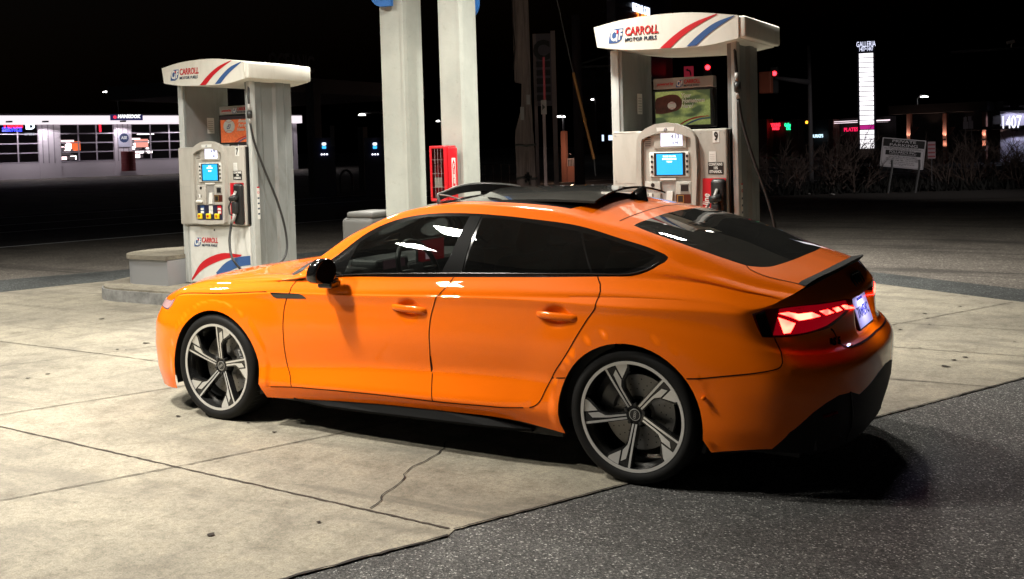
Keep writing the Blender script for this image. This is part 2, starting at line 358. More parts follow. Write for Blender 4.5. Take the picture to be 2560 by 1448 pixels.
CURVES = {"w_door_door": [[1.721, 6.011], [1.694, 5.452], [1.666, 4.349], [1.652, 3.72], [1.646, 3.29], [1.646, 2.873], [1.641, 2.309], [1.643, 1.914], [1.645, 2.51], [1.654, 1.483], [1.672, 0.784]], "w_rdoor_q": [[2.673, 6.35], [2.672, 6.177], [2.65, 5.37], [2.595, 4.16], [2.533, 3.409], [2.475, 2.788], [2.422, 2.287], [2.399, 2.003], [2.363, 1.602], [2.337, 1.273], [2.31, 1.093], [2.274, 0.993]], "w_door_bottom": [[0.415, 0.73], [0.642, 0.84], [0.828, 0.841], [1.014, 0.84], [1.354, 0.826], [1.672, 0.771], [1.817, 0.78], [1.97, 0.814], [2.117, 0.847], [2.274, 0.993]], "w_bumper_q": [[3.121, 2.435], [3.185, 2.498], [3.243, 2.586], [3.379, 2.827], [3.446, 2.969], [3.537, 3.208], [3.568, 3.457], [3.583, 3.769], [3.611, 4.719], [3.606, 5.218]], "trunk_low": [[3.776, 5.315], [3.982, 5.377], [4.042, 5.197], [4.067, 4.63], [4.043, 4.258], [4.053, 3.969], [4.1, 3.948], [4.261, 4.093], [4.544, 4.381], [4.6, 4.697]], "lamp": [[3.502, 6.026], [3.569, 6.258], [3.647, 6.155], [3.79, 6.07], [3.908, 6.026], [4.204, 5.934], [4.402, 5.77], [4.266, 5.741], [4.251, 5.652], [4.128, 5.542], [3.988, 5.394], [3.878, 5.369], [3.772, 5.318], [3.655, 5.25], [3.601, 5.22], [3.534, 5.178], [3.52, 5.49]], "w_q_sill": [[2.399, 2.003], [2.479, 2.055]], "headlamp": [[-1.11, 5.899], [-0.383, 6.288], [-0.455, 5.689], [-0.518, 4.377], [-0.54, 3.758], [-0.421, 3.805], [-0.349, 4.446], [-1.155, 4.35]], "vent": [[0.479, 6.188], [0.593, 6.043], [0.714, 5.99], [0.742, 5.834], [0.773, 5.296], [0.651, 5.252], [0.532, 5.257], [0.507, 5.501]], "lamp_a": [[3.65, 5.943], [3.701, 5.949], [3.761, 5.86], [3.859, 5.845], [3.927, 5.717], [3.762, 5.693]], "lamp_b": [[3.643, 5.828], [3.712, 5.677], [3.737, 5.632], [3.7, 5.393], [3.662, 5.366]], "lamp_c": [[3.921, 5.835], [3.997, 5.83], [4.05, 5.72], [3.973, 5.711]], "lamp_d": [[4.042, 5.821], [4.101, 5.817], [4.139, 5.717], [4.079, 5.711]], "lamp_e": [[4.138, 5.815], [4.178, 5.809], [4.347, 5.62], [4.182, 5.704]], "lamp_f": [[3.762, 5.629], [3.813, 5.649], [3.821, 5.583], [3.773, 5.55]], "lamp_black": [[3.521, 5.942], [3.575, 6.156], [3.581, 5.95], [3.589, 5.618], [3.6, 5.268], [3.549, 5.185], [3.533, 5.231]], "t_glassF": [[1.093, 1.849], [1.205, 1.881], [1.3, 1.921], [1.412, 1.944], [1.52, 1.954], [1.593, 1.948], [1.785, 1.941], [1.78, 1.819], [1.745, 1.35], [1.703, 1.051], [1.429, 1.05], [1.023, 1.08]], "t_glassR": [[1.872, 1.926], [1.996, 1.935], [2.124, 1.929], [2.251, 1.915], [2.377, 1.902], [2.469, 1.895], [2.539, 1.505], [2.595, 1.072], [2.415, 1.06], [1.845, 1.053], [1.857, 1.349], [1.868, 1.757]], "t_glassQ": [[2.484, 1.896], [2.623, 1.919], [2.746, 1.907], [2.861, 1.875], [2.912, 1.869], [2.914, 1.764], [2.874, 1.476], [2.828, 1.279], [2.779, 1.156], [2.736, 1.105], [2.608, 1.073], [2.535, 1.592]], "t_pillarB": [[1.787, 1.941], [1.859, 1.947], [1.852, 1.666], [1.837, 1.05], [1.769, 1.051], [1.704, 1.051], [1.747, 1.35], [1.782, 1.819]]}
# backface of painted panels is dark lining
def dark_back(m):
    n = N(m); out = n.n['Material Output']; g = n.add('ShaderNodeNewGeometry'); d = n.add('ShaderNodeBsdfDiffuse'); d.inputs[0].default_value = (.012, .012, .012, 1)
    mx = n.add('ShaderNodeMixShader'); n.link(g.outputs['Backfacing'], mx.inputs[0]); n.link(n.b.outputs[0], mx.inputs[1]); n.link(d.outputs[0], mx.inputs[2]); n.link(mx.outputs[0], out.inputs[0])
dark_back(paint)
lens_red = mat('red_lens', (.16, .0012, .003), .12, 0, 1.0)
lamp_hot = mat('tail_light_led', (.9, .02, .02), .3, emit=(1.0, .03, .02), es=36)
nq = N(lamp_hot); nq.link(nq.ramp(nq.noise(nq.coord((1, 1, 1)), 9, 2), [(.35, (1, .008, .006)), (.6, (1, .03, .018))]), nq.b.inputs['Emission Color'])
lamp_dim = mat('tail_light_reflector', (.07, .001, .002), .25, 0, .8, emit=(1, .0, .02), es=.20)
headl = mat('headlamp_lens', (.10, .10, .11), .08, .3, 1.0)
plate_m = mat('plate_white_glow', (.55, .56, .74), .4, emit=(.5, .47, 1.0), es=.32)  # the plate itself glows faintly; lamp light put into its colour
plate_ink = mat('plate_blue_ink', (.03, .04, .22), .5)
chrome = mat('chrome', (.6, .6, .6), .08, 1)

car = thing('parked_car', (0, 0, 0), 'orange four door fastback car with tilted glass roof panel parked beside the pump island', 'car')

def to_uv(net, axes, pts, guess): return net.inv(axes, pts, guess)
cl_f, cl_r = (.008, .318, .375), (2.815, .318, .378)
def arch_xz(c, lo_front, lo_rear):
    p = [lo_front]
    for k in range(29):
        a = radians(188 - k * (196 / 28)); p.append((c[0] + c[2] * cos(a), c[1] + c[2] * sin(a)))
    p.append(lo_rear); return p
AF = arch_xz(cl_f, (-.385, .155), (.425, .178)); AR = arch_xz(cl_r, (2.462, .19), (3.225, .20))
AF_uv = to_uv(WALL, [0, 2], AF, [(x, 1 + (z - .3) * 8) for x, z in AF])
AR_uv = to_uv(WALL, [0, 2], AR, [(x, 1 + (z - .3) * 8) for x, z in AR])
AFp = [(AF_uv[0][0], -.3)] + [tuple(a) for a in AF_uv] + [(AF_uv[-1][0], -.3)]
ARp = [(AR_uv[0][0], -.3)] + [tuple(a) for a in AR_uv] + [(AR_uv[-1][0], -.3)]

def smooth_uv(pts, n=4):
    return catmull([(a, b * .13) for a, b in pts], n)
def uvs(pts, n=4): return [(a, b / .13) for a, b in smooth_uv(pts, n)]
K = CURVES
fd = [(.641, 6.35), (.636, 5.88), (.614, 5.11), (.5915, 4.0), (.5816, 3.34), (.5807, 2.85), (.583, 2.47), (.597, 2.0), (.624, 1.48), (.6405, .837)]
dd = [(1.718, 6.35), (1.703, 6.0)] + [tuple(p) for p in K['w_door_door'][2:-1]] + [(1.667, .757)]
rq = [(2.667, 6.35), (2.66, 6.12)] + [tuple(p) for p in K['w_rdoor_q'][2:-1]] + [(2.271, .98)]
fd, dd, rq = uvs(fd), uvs(dd), uvs(rq)
bot = uvs(K['w_door_bottom'], 4)
bq = uvs(K['w_bumper_q'], 4)
tl = [tuple(p) for p in K['trunk_low'][:4]] + [(4.062, 4.35), (4.10, 4.15), (4.2, 4.09), (4.35, 4.12), (4.6, 4.16)]
tl = uvs(tl, 4)
lamp = [tuple(p) for p in K['lamp']]
qs = [tuple(p) for p in K['w_q_sill']]
diff = [(3.20, -.3), (3.22, .0), (3.3023, .067), (3.5113, .1127), (3.5932, .8684), (3.7278, 1.4068), (3.8159, 1.6575), (3.9065, 1.8314), (4.0179, 1.8355), (4.11, 1.66), (4.22, 1.80), (4.40, 2.05), (4.6, 2.15)]
headlamp = [(-1.1, 5.95), (-.72, 6.2), (-.44, 6.2), (-.455, 5.66), (-.50, 5.0), (-.58, 4.4), (-1.05, 4.7)]
def below(line, u0, u1): return [p for p in line if u0 - 1e-6 <= p[0] <= u1 + 1e-6]
P_fdoor = fd + below(bot, .645, 1.665) + dd[::-1] + [(1.72, 6.5), (.64, 6.5)]
P_rdoor = dd + below(bot, 1.668, 2.27) + rq[::-1] + [(2.667, 6.5), (1.72, 6.5)]
iq = min(range(len(rq)), key=lambda i: abs(rq[i][0] - qs[0][0]) + abs(rq[i][1] - qs[0][1]) * .2 if rq[i][1] < 3.5 else 9)
P_sill = bot + rq[::-1][:len(rq) - iq] + qs + [(2.6, 2.3), (2.6, -.3), (.35, -.3), (.35, .7)]
P_diff = diff + [(4.7, 2.15), (4.7, -.4), (3.2, -.4)]
P_bumper = bq + tl + [(4.7, 4.16), (4.7, -.4), (3.0, -.4), (3.0, 2.4)]
P_trunk = [(3.93, 6.5), (3.93, 5.42)] + [p for p in tl if p[0] > 3.94] + [(4.7, 4.16), (4.7, 6.5)]
P_fbump = [(-1.7, -.4), (-.25, -.4), (-.25, 1.5), (-.36, 2.5), (-.45, 2.95), (-.50, 4.0), (-.53, 4.6), (-.60, 5.4), (-.62, 6.5), (-1.7, 6.5)]
P_grille = [(-1.7, 1.2), (-1.15, 1.2), (-1.02, 3.2), (-1.15, 5.0), (-1.7, 5.0)]
W_CLASSES = [('hole', AFp), ('hole', ARp), ('taillight', lamp), ('headlight', headlamp), ('diffuser', P_diff), ('trunk_lid', P_trunk), ('rear_bumper', P_bumper),
             ('grille', P_grille), ('front_bumper', P_fbump), ('front_door', P_fdoor), ('rear_door', P_rdoor), ('side_sill', P_sill),
             ('front_fender', [(-1.7, -1), (.62, -1), (.62, 6.9), (-1.7, 6.9)]), ('rear_fender', [(.62, -1), (5, -1), (5, 7), (.62, 7)])]
W_LINES = [AFp, ARp, lamp + lamp[:1], headlamp + headlamp[:1], diff, P_trunk, bq, tl, P_grille, P_fbump[1:-1], fd, dd, rq, bot, qs]

dlo = [(.745, 1.0), (.752, 2.02), (.9, 2.02), (1.0, 2.0), (1.2, 2.0), (1.42, 2.0), (1.65, 1.995), (1.95, 1.98), (2.15, 1.985), (2.32, 2.0), (2.455, 2.006), (2.571, 2.02), (2.736, 2.03), (2.897, 2.03), (2.953, 2.05), (2.974, 2.0), (2.976, 1.9), (2.9685, 1.75), (2.9194, 1.354), (2.8885, 1.204), (2.8558, 1.10), (2.808, 1.02), (2.752, .991), (2.633, .989), (2.19, 1.0), (1.76, 1.0), (1.4, 1.0), (.98, 1.0)]
gF, gR, gQ, pB = [[tuple(p) for p in K[k]] for k in ('t_glassF', 't_glassR', 't_glassQ', 't_pillarB')]
tfd = [(.641, 0), (.641, .34), (.66, .88), (.70, 1.02), (.745, 1.02)]
tdd = [(1.718, 0), (1.735, .3), (1.76, .7), (1.79, 1.0)]
trq = [(2.667, 0), (2.672, .35), (2.660, .7), (2.632, 1.0)]
rg_top = [(2.733, 3.03), (2.747, 3.64), (2.75, 4.25), (2.75, 5)]
rg_side = [(2.733, 3.03), (2.80, 2.96), (2.865, 2.94), (3.046, 2.95), (3.18, 3.01), (3.27, 3.06), (3.315, 3.09), (3.347, 3.18), (3.375, 3.30), (3.397, 3.51), (3.415, 4.2), (3.42, 5)]
rgs = uvs(rg_side, 3); rgt = uvs(rg_top, 4)
seam = uvs([(2.645, 3.03), (2.655, 3.54), (2.66, 4.28), (2.66, 5)], 4)
hside = uvs([(3.3154, 3.083), (3.345, 2.95), (3.404, 2.864), (3.456, 2.868), (3.513, 2.943), (3.60, 3.06)], 3)
P_rglass = rgt + [(3.42, 5.2)] + rgs[::-1]; P_rglass.insert(len(rgt), (2.75, 5.2))
P_hatch = seam + [(2.66, 5.2), (3.7, 5.2), (3.7, 3.06)] + hside[::-1] + [(3.27, 3.04), (3.18, 2.99), (3.046, 2.93), (2.865, 2.92), (2.78, 2.95), (2.70, 3.01)]
P_roof = [(1.165, 3.02), (2.645, 3.02)] + seam + [(2.66, 5.2), (1.185, 5.2)]
P_sun = [(1.175, 3.08), (1.6, 3.07), (2.34, 3.09), (2.375, 3.5), (2.39, 5.2), (1.20, 5.2)]
P_wind = [(.70, 3.04), (1.165, 3.03), (1.185, 5.2), (.34, 5.2), (.42, 4.2), (.58, 3.35)]
P_cowl = [(.55, 2.2), (.66, 2.5), (.71, 3.05), (.58, 3.35), (.42, 4.2), (.34, 5.2), (.20, 5.2), (.30, 4), (.42, 3.1), (.50, 2.5)]
P_hood = [(-1.7, .03), (.52, .03), (.50, 2.5), (.42, 3.1), (.30, 4), (.20, 5.2), (-1.7, 5.2)]
T_CLASSES = [('front_window', gF), ('rear_side_window', gR), ('quarter_window', gQ), ('window_trim', dlo), ('rear_window', P_rglass), ('trunk_lid', P_hatch),
             ('windshield', P_wind), ('cowl', P_cowl), ('sunroof_frame', P_sun), ('roof_panel', P_roof), ('hood', P_hood),
             ('front_door', tfd + [(.745, 1.05), (1.8, 1.05)] + tdd[::-1] + [(1.7, -.1), (.64, -.1)]), ('rear_door', tdd + [(1.8, 1.05), (2.63, 1.05)] + trq[::-1] + [(2.6, -.1), (1.7, -.1)]),
             ('front_fender', [(-1.7, -1), (.70, -1), (.70, 1.1), (.60, 2.2), (.5, 3.4), (-1.7, 6)]), ('rear_fender', [(.0, -1), (5, -1), (5, 7), (.0, 7)])]
T_LINES = [gF + gF[:1], gR + gR[:1], gQ + gQ[:1], pB + pB[:1], dlo + dlo[:1], rgt, rgs, P_hatch, P_wind, P_cowl, P_sun, P_roof, P_hood, tfd, tdd, trq]

def net_classes(net, lines, classes, du, vgrid, ks, extra=()):
    """one constrained triangulation of the whole sheet, each triangle sorted into its panel"""
    u0, u1, v1 = net.u0, net.u1, net.vs[-1]
    pts = []; edges = []
    def clampp(p): return (min(max(p[0], u0), u1), min(max(p[1], 0), v1))
    lp = []
    for L in lines:
        prev = None
        q = []
        for a, b in zip(L[:-1], L[1:]):
            a = clampp(a); b = clampp(b); d = math.hypot(a[0] - b[0], (a[1] - b[1]) * ks); k = max(1, int(d / .03))
            q += [(a[0] + (b[0] - a[0]) * i / k, a[1] + (b[1] - a[1]) * i / k) for i in range(k)]
        q.append(clampp(L[-1])); base = len(pts); pts += q
        edges += [(base + i, base + i + 1) for i in range(len(q) - 1)]; lp += q
    us = np.unique(np.r_[np.arange(math.ceil(u0 / du), math.floor(u1 / du) + 1) * du, u0, u1])
    g = [(float(u), float(v)) for u in us for v in vgrid] + list(extra)
    G = np.array(g); L = np.array(lp)
    keep = np.ones(len(G), bool); inner = (G[:, 1] > 1e-6) & (G[:, 1] < v1 - 1e-6)
    for i in range(0, len(G), 400):
        d = np.hypot(G[i:i + 400, None, 0] - L[None, :, 0], (G[i:i + 400, None, 1] - L[None, :, 1]) * ks).min(1)
        keep[i:i + 400] = (d > .009)
    keep |= ~inner & (np.abs(G[:, 0]) < 99)
    pts += [tuple(x) for x in G[keep]]
    vs_, es_, fs_, _, _, _ = delaunay_2d_cdt([Vector((p[0], p[1] * ks)) for p in pts], edges, [], 0, 1e-5)
    V = np.array([(v.x, v.y / ks) for v in vs_]); F = np.array([f for f in fs_ if len(f) == 3])
    P = net.ev(V[:, 0], V[:, 1]); Nn = net.nrm(V[:, 0], V[:, 1])
    C0 = np.array([1.5, 0, .55]); s = np.sign(((P - C0) * Nn * np.array([.5, 1, 1])).sum(1)); s[s == 0] = 1; Nn *= s[:, None]
    bad = np.linalg.norm(Nn, axis=1) < .5; Nn[bad] = (-1, 0, 0)
    # triangle winding = outward
    cen = V[F].mean(1); cls = np.full(len(F), -1)
    for k, (nm, poly) in enumerate(classes):
        m = (cls < 0) & inpoly(cen, poly); cls[m] = k
    fn = np.cross(P[F[:, 1]] - P[F[:, 0]], P[F[:, 2]] - P[F[:, 0]]); ar = np.linalg.norm(fn, axis=1)
    flip = (fn * Nn[F].sum(1)).sum(1) < 0; F[flip] = F[flip][:, ::-1]
    out = {}
    for k, (nm, _) in enumerate(classes):
        if nm == 'hole': continue
        ff = F[(cls == k) & (ar > 1e-9)]
        if len(ff): out.setdefault(nm, []).append(ff)
    res = {}
    for nm, l in out.items():
        ff = np.concatenate(l); idx, invi = np.unique(ff, return_inverse=True); res[nm] = (P[idx], invi.reshape(-1, 3), Nn[idx])
    return res
vg_w = [x * .25 for x in range(0, 23)] + [5.75, 5.88, 6.0, 6.08, 6.17, 6.26, 6.35]
ex = []
for hx, hz in HANDLES:
    g = WALL.inv([0, 2], [(hx, hz)], [(hx, 5.4)])[0]
    ex += [(g[0] + i * .009, g[1] + j * .009 * 9) for i in range(-10, 11) for j in range(-9, 10)]
ex += [(u, v) for u in np.arange(4.1, 4.6, .015) for v in np.arange(4.2, 6.2, .07)]
WC = net_classes(WALL, W_LINES, W_CLASSES, .03, vg_w, .13, [e for e in ex if 0 < e[1] < 6.3])
vg_t = [0, .12, .25, .4, .55, .7, .85, 1.0, 1.15, 1.3, 1.45, 1.6, 1.75, 1.9, 2.0, 2.15, 2.3, 2.5, 2.7, 2.85, 3.0, 3.1, 3.25, 3.4, 3.6, 3.8, 4.0, 4.2, 4.4, 4.6, 4.8, 5.0]
TC = net_classes(TOP, T_LINES, T_CLASSES, .03, vg_t, .13)
def join(ms):
    V = []; F = []; Q = []; o = 0
    for v, f, q in ms: V.append(v); F.append(f + o); Q.append(q); o += len(v)
    return np.concatenate(V), np.concatenate(F), np.concatenate(Q)
def mirror(m): v, f, q = m; s = np.array([1, -1, 1]); return v * s, f[:, ::-1], q * s
def weld(name, parts, m, parent):
    V, F, Q = join(parts)
    key = np.round(V, 5); _, first, inv = np.unique(key, axis=0, return_index=True, return_inverse=True); inv = inv.ravel()
    V2 = V[first]; Q2 = np.zeros_like(V2); np.add.at(Q2, inv, Q); l = np.linalg.norm(Q2, axis=1, keepdims=True); Q2 = Q2 / np.maximum(l, 1e-9)
    F2 = inv[F]; ok = (F2[:, 0] != F2[:, 1]) & (F2[:, 1] != F2[:, 2]) & (F2[:, 0] != F2[:, 2])
    return mobj(name, V2, F2[ok].tolist(), m, parent, normals=Q2)
PART = {}
CM_ = {'taillight': lens_red, 'headlight': headl, 'diffuser': mat('diffuser_black', (.006, .006, .006), .6, spec=.15), 'trunk_lid': paint, 'rear_bumper': paint, 'grille': satin, 'front_bumper': paint, 'front_door': paint, 'rear_door': paint,
       'side_sill': paint, 'front_fender': paint, 'rear_fender': paint, 'front_window': glass_front, 'rear_side_window': glass_dark, 'quarter_window': glass_dark, 'window_trim': glossblack,
       'rear_window': glass_rear, 'windshield': glass_clear, 'cowl': satin, 'sunroof_frame': glossblack, 'roof_panel': paint, 'hood': paint}
CENTRE = {'diffuser', 'trunk_lid', 'rear_bumper', 'grille', 'front_bumper', 'rear_window', 'windshield', 'cowl', 'sunroof_frame', 'roof_panel', 'hood'}
SUB = {'front_window': 'front_door', 'rear_side_window': 'rear_door', 'quarter_window': 'rear_fender', 'window_trim': None}
for nm in ['front_door', 'rear_door', 'rear_fender', 'front_fender', 'side_sill', 'front_bumper', 'rear_bumper', 'grille', 'diffuser', 'trunk_lid', 'hood', 'roof_panel', 'cowl', 'windshield', 'rear_window', 'sunroof_frame', 'window_trim', 'taillight', 'headlight', 'front_window', 'rear_side_window', 'quarter_window']:
    ms = [d[nm] for d in (WC, TC) if nm in d]
    if not ms: continue
    if nm in CENTRE: PART[nm] = [weld(nm, ms + [mirror(m) for m in ms], CM_[nm], car)]
    else:
        PART[nm] = []
        for k in range(2):
            par = car if SUB.get(nm) is None else PART[SUB[nm]][k]
            PART[nm].append(weld(nm, ms if k == 0 else [mirror(m) for m in ms], CM_[nm], par))

def surf(net, uv):
    uv = np.array(uv, float); uv[:, 0] = np.clip(uv[:, 0], net.u0, net.u1); uv[:, 1] = np.clip(uv[:, 1], 0, net.vs[-1])
    P = net.ev(uv[:, 0], uv[:, 1]); Q = net.nrm(uv[:, 0], uv[:, 1]); C0 = np.array([1.5, 0, .55]); s = np.sign(((P - C0) * Q * np.array([.5, 1, 1])).sum(1)); return P, Q * s[:, None]
def ribbon(mb, net, uv, w=.006, lift=.0012, m=gapm, mirror_too=True):
    q = []
    for a, b in zip(uv[:-1], uv[1:]):
        d = math.hypot(a[0] - b[0], (a[1] - b[1]) * .13); k = max(1, int(d / .02)); q += [(a[0] + (b[0] - a[0]) * i / k, a[1] + (b[1] - a[1]) * i / k) for i in range(k)]
    q.append(uv[-1]); P, Q = surf(net, q); T = np.gradient(P, axis=0); T /= np.maximum(np.linalg.norm(T, axis=1, keepdims=True), 1e-9); D = np.cross(Q, T)
    a = P + D * w / 2 + Q * lift; b = P - D * w / 2 + Q * lift; k = len(P); V = np.concatenate([a, b]); F = [(i, i + 1, k + i + 1, k + i) for i in range(k - 1)]
    mb.add(V, F, m)
    if mirror_too: mb.add(V * np.array([1, -1, 1]), F, m)
def gap(net, L, w=.006):
    gb = MB(); ribbon(gb, net, L, w, mirror_too=False); v_ = list(gb.v); gb.build('panel_gap', car)
    g2 = MB(); g2.add([(a, -b, c) for a, b, c in v_], gb.f, gapm); g2.build('panel_gap', car)
for L in (fd, dd, rq, below(bot, .43, 2.27), qs, bq): gap(WALL, L)
gap(WALL, [p for p in tl if p[0] > 4.0], .010)
for L in (tfd[:4], tdd, trq, seam, hside, [(-.45, .03), (.45, .03)]): gap(TOP, L)

def chunk(net, poly, lift=.002, m=None, name='piece', parent=None, step=.012, both=False):
    """small patch of the body surface lifted a little, cut to poly in (u, v)"""
    poly = [tuple(p) for p in poly]; pts = []; edges = []
    n0 = 0
    for a, b in zip(poly, poly[1:] + poly[:1]):
        d = math.hypot(a[0] - b[0], (a[1] - b[1]) * .13); k = max(1, int(d / step)); pts += [(a[0] + (b[0] - a[0]) * i / k, a[1] + (b[1] - a[1]) * i / k) for i in range(k)]
    k = len(pts); edges = [(i, (i + 1) % k) for i in range(k)]; q = np.array(poly)
    g = [(u, v) for u in np.arange(q[:, 0].min(), q[:, 0].max(), step) for v in np.arange(q[:, 1].min(), q[:, 1].max(), step / .13)]
    if g:
        g = np.array(g); g = g[inpoly(g, pts)]
        if len(g):
            d = np.hypot(g[:, None, 0] - np.array(pts)[None, :, 0], (g[:, None, 1] - np.array(pts)[None, :, 1]) * .13).min(1); pts += [tuple(x) for x in g[d > step * .4]]
    v_, e_, f_, _, _, _ = delaunay_2d_cdt([Vector((a, b * .13)) for a, b in pts], edges, [], 1, 1e-5)
    V = [(v.x, v.y / .13) for v in v_]; P, Q = surf(net, V); P = P + Q * lift; F = np.array([f for f in f_ if len(f) == 3])
    fn = np.cross(P[F[:, 1]] - P[F[:, 0]], P[F[:, 2]] - P[F[:, 0]]); fl = (fn * Q[F[:, 0]]).sum(1) < 0; F[fl] = F[fl][:, ::-1]
    o = [mobj(name, P, F.tolist(), m, parent[0] if isinstance(parent, list) else parent, normals=Q)]
    if both: o.append(mobj(name, *mirror((P, F, Q))[:1], mirror((P, F, Q))[1].tolist(), m, parent[1] if isinstance(parent, list) else parent, normals=mirror((P, F, Q))[2]))
    return o
tls = PART['taillight']
for k in ('lamp_a', 'lamp_b', 'lamp_c', 'lamp_d', 'lamp_e'): chunk(WALL, K[k], .003, lamp_hot, 'light_element', tls, both=True)
chunk(WALL, K['lamp_f'], .003, lamp_dim, 'light_element', tls, both=True)
chunk(WALL, K['lamp_black'], .004, glossblack, 'smoked_corner', tls, both=True)
chunk(WALL, [(3.60, 5.30), (3.66, 6.10), (3.90, 6.0), (4.20, 5.90), (4.23, 5.72), (3.97, 5.47), (3.80, 5.38)], .0015, lamp_dim, 'reflector', tls, both=True)
chunk(WALL, K['vent'], .002, glossblack, 'fender_vent', PART['front_fender'], both=True)
hl = chunk(WALL, [(p[0] * .8 + .2 * np.mean([q[0] for q in headlamp]), p[1] * .8 + .2 * np.mean([q[1] for q in headlamp])) for p in headlamp], .003, mat('headlamp_element', (.5, .5, .5), .1, .9, 1, emit=(1, .55, .5), es=1.1), 'light_element', PART['headlight'], both=True)

# B pillar gloss panel
chunk(TOP, pB, .002, mat('pillar_black', (.004, .004, .004), .5, 0, 0, spec=.04), 'door_pillar', PART['front_door'], both=True)
# bright bead along the bottom of the side glass and around the quarter glass
for s in (1, -1):
    mb = MB(); P, Q = surf(TOP, [(u, 1.06) for u in np.linspace(.80, 2.66, 60)] + [(2.75, 1.055), (2.80, 1.09), (2.84, 1.16), (2.88, 1.27), (2.91, 1.40), (2.945, 1.66)])
    mb.tube([Vector((p + q * .003) * np.array([1, s, 1])) for p, q in zip(P, Q)], .004, chrome if False else mat('black_chrome', (.07, .07, .07), .2, .9), 6); mb.build('window_bead', PART['window_trim'][0 if s > 0 else 1], smooth=True)

# door handles
for s, k in ((1, 0), (-1, 1)):
    for (hx, hz), dn in zip(HANDLES, ('front_door', 'rear_door')):
        g = WALL.inv([0, 2], [(hx, hz)], [(hx, 5.4)])[0]; P, Q = surf(WALL, [(g[0], g[1])]); y0 = P[0][1] - .012
        mb = MB(); prof = [(-.125, .0, .012), (-.118, .016, .020), (-.09, .024, .026), (0, .027, .028), (.08, .024, .027), (.108, .016, .022), (.118, 0, .012)]
        v = []; f = []
        for i, (a, dy, h) in enumerate(prof):
            for j in range(12):
                t = 2 * pi * j / 12; v.append((hx + a + .004, s * (y0 + .012 - dy - .010 * (1 if cos(t) > 0 else .9) * cos(t)), hz - .004 * a / .1 + h * .72 * sin(t)))
        for i in range(len(prof) - 1):
            for j in range(12): f.append((i * 12 + j, i * 12 + (j + 1) % 12, (i + 1) * 12 + (j + 1) % 12, (i + 1) * 12 + j))
        f += [tuple(range(12)), tuple(range((len(prof) - 1) * 12, len(prof) * 12))]
        mb.add(v, f, paint); mb.build('door_handle', PART[dn][k], smooth=True)

# black skirt blade below the sill
for s in (1, -1):
    mb = MB(); sec = []
    for x, y, z0, z1 in ((.60, .900, .200, .190), (.70, .912, .206, .182), (.90, .922, .214, .172), (1.3, .930, .232, .176), (1.7, .932, .240, .182), (2.0, .930, .232, .186), (2.18, .918, .210, .188), (2.26, .900, .20, .188)):
        sec.append([(x, s * -(y - .06), z0 + .0), (x, s * -(y - .022), z0 - .002), (x, s * -y, z1 + .014), (x, s * -(y - .004), z1), (x, s * -(y - .10), z1 - .004)])
    v = [p for q in sec for p in q]; f = [(i * 5 + j, i * 5 + j + 1, (i + 1) * 5 + j + 1, (i + 1) * 5 + j) for i in range(len(sec) - 1) for j in range(4)]
    mb.add(v, f, mat('skirt_black', (.005, .005, .005), .6, 0, 0, spec=.05)); mb.build('skirt_blade', PART['side_sill'][0 if s > 0 else 1])

# flare sensor dots
for s in (1, -1):
    mb = MB(); mb.lathe([(0, -.9505 * s), (.008, -.9505 * s), (.009, -.948 * s), (.009, -.93 * s)], paint, 16, 'y', (3.203, 0, .469)); mb.build('parking_sensor', PART['rear_fender'][0 if s > 0 else 1], smooth=True)

# underbody and wheel housings
mb = MB(); mb.box((-.62, -.60, .14), (3.55, .60, .34), plast); mb.box((.45, -.86, .17), (2.42, .86, .30), plast); mb.box((-.75, -.6, .15), (-.6, .6, .5), plast); mb.box((3.3, -.72, .22), (3.66, .72, .5), plast); mb.build('underbody', car)
for cx, rr in ((cl_f[0], .392), (cl_r[0], .395)):
    for s in (1, -1):
        mb = MB(); k = 24; v = []
        for i in range(k + 1):
            a = radians(-18 + i * 216 / k)
            for y, r in ((.915, rr - .012), (.90, rr), (.55, rr)): v.append((cx + r * cos(a), -s * y, .318 + r * sin(a)))
        f = [(i * 3 + j, i * 3 + j + 1, (i + 1) * 3 + j + 1, (i + 1) * 3 + j) for i in range(k) for j in range(2)]
        mb.add(v, f, plast); mb.add([(cx + rr * cos(radians(-18 + i * 216 / k)), -s * .56, .318 + rr * sin(radians(-18 + i * 216 / k))) for i in range(k + 1)], [tuple(range(k + 1))], plast)
        mb.build('wheel_housing', car)

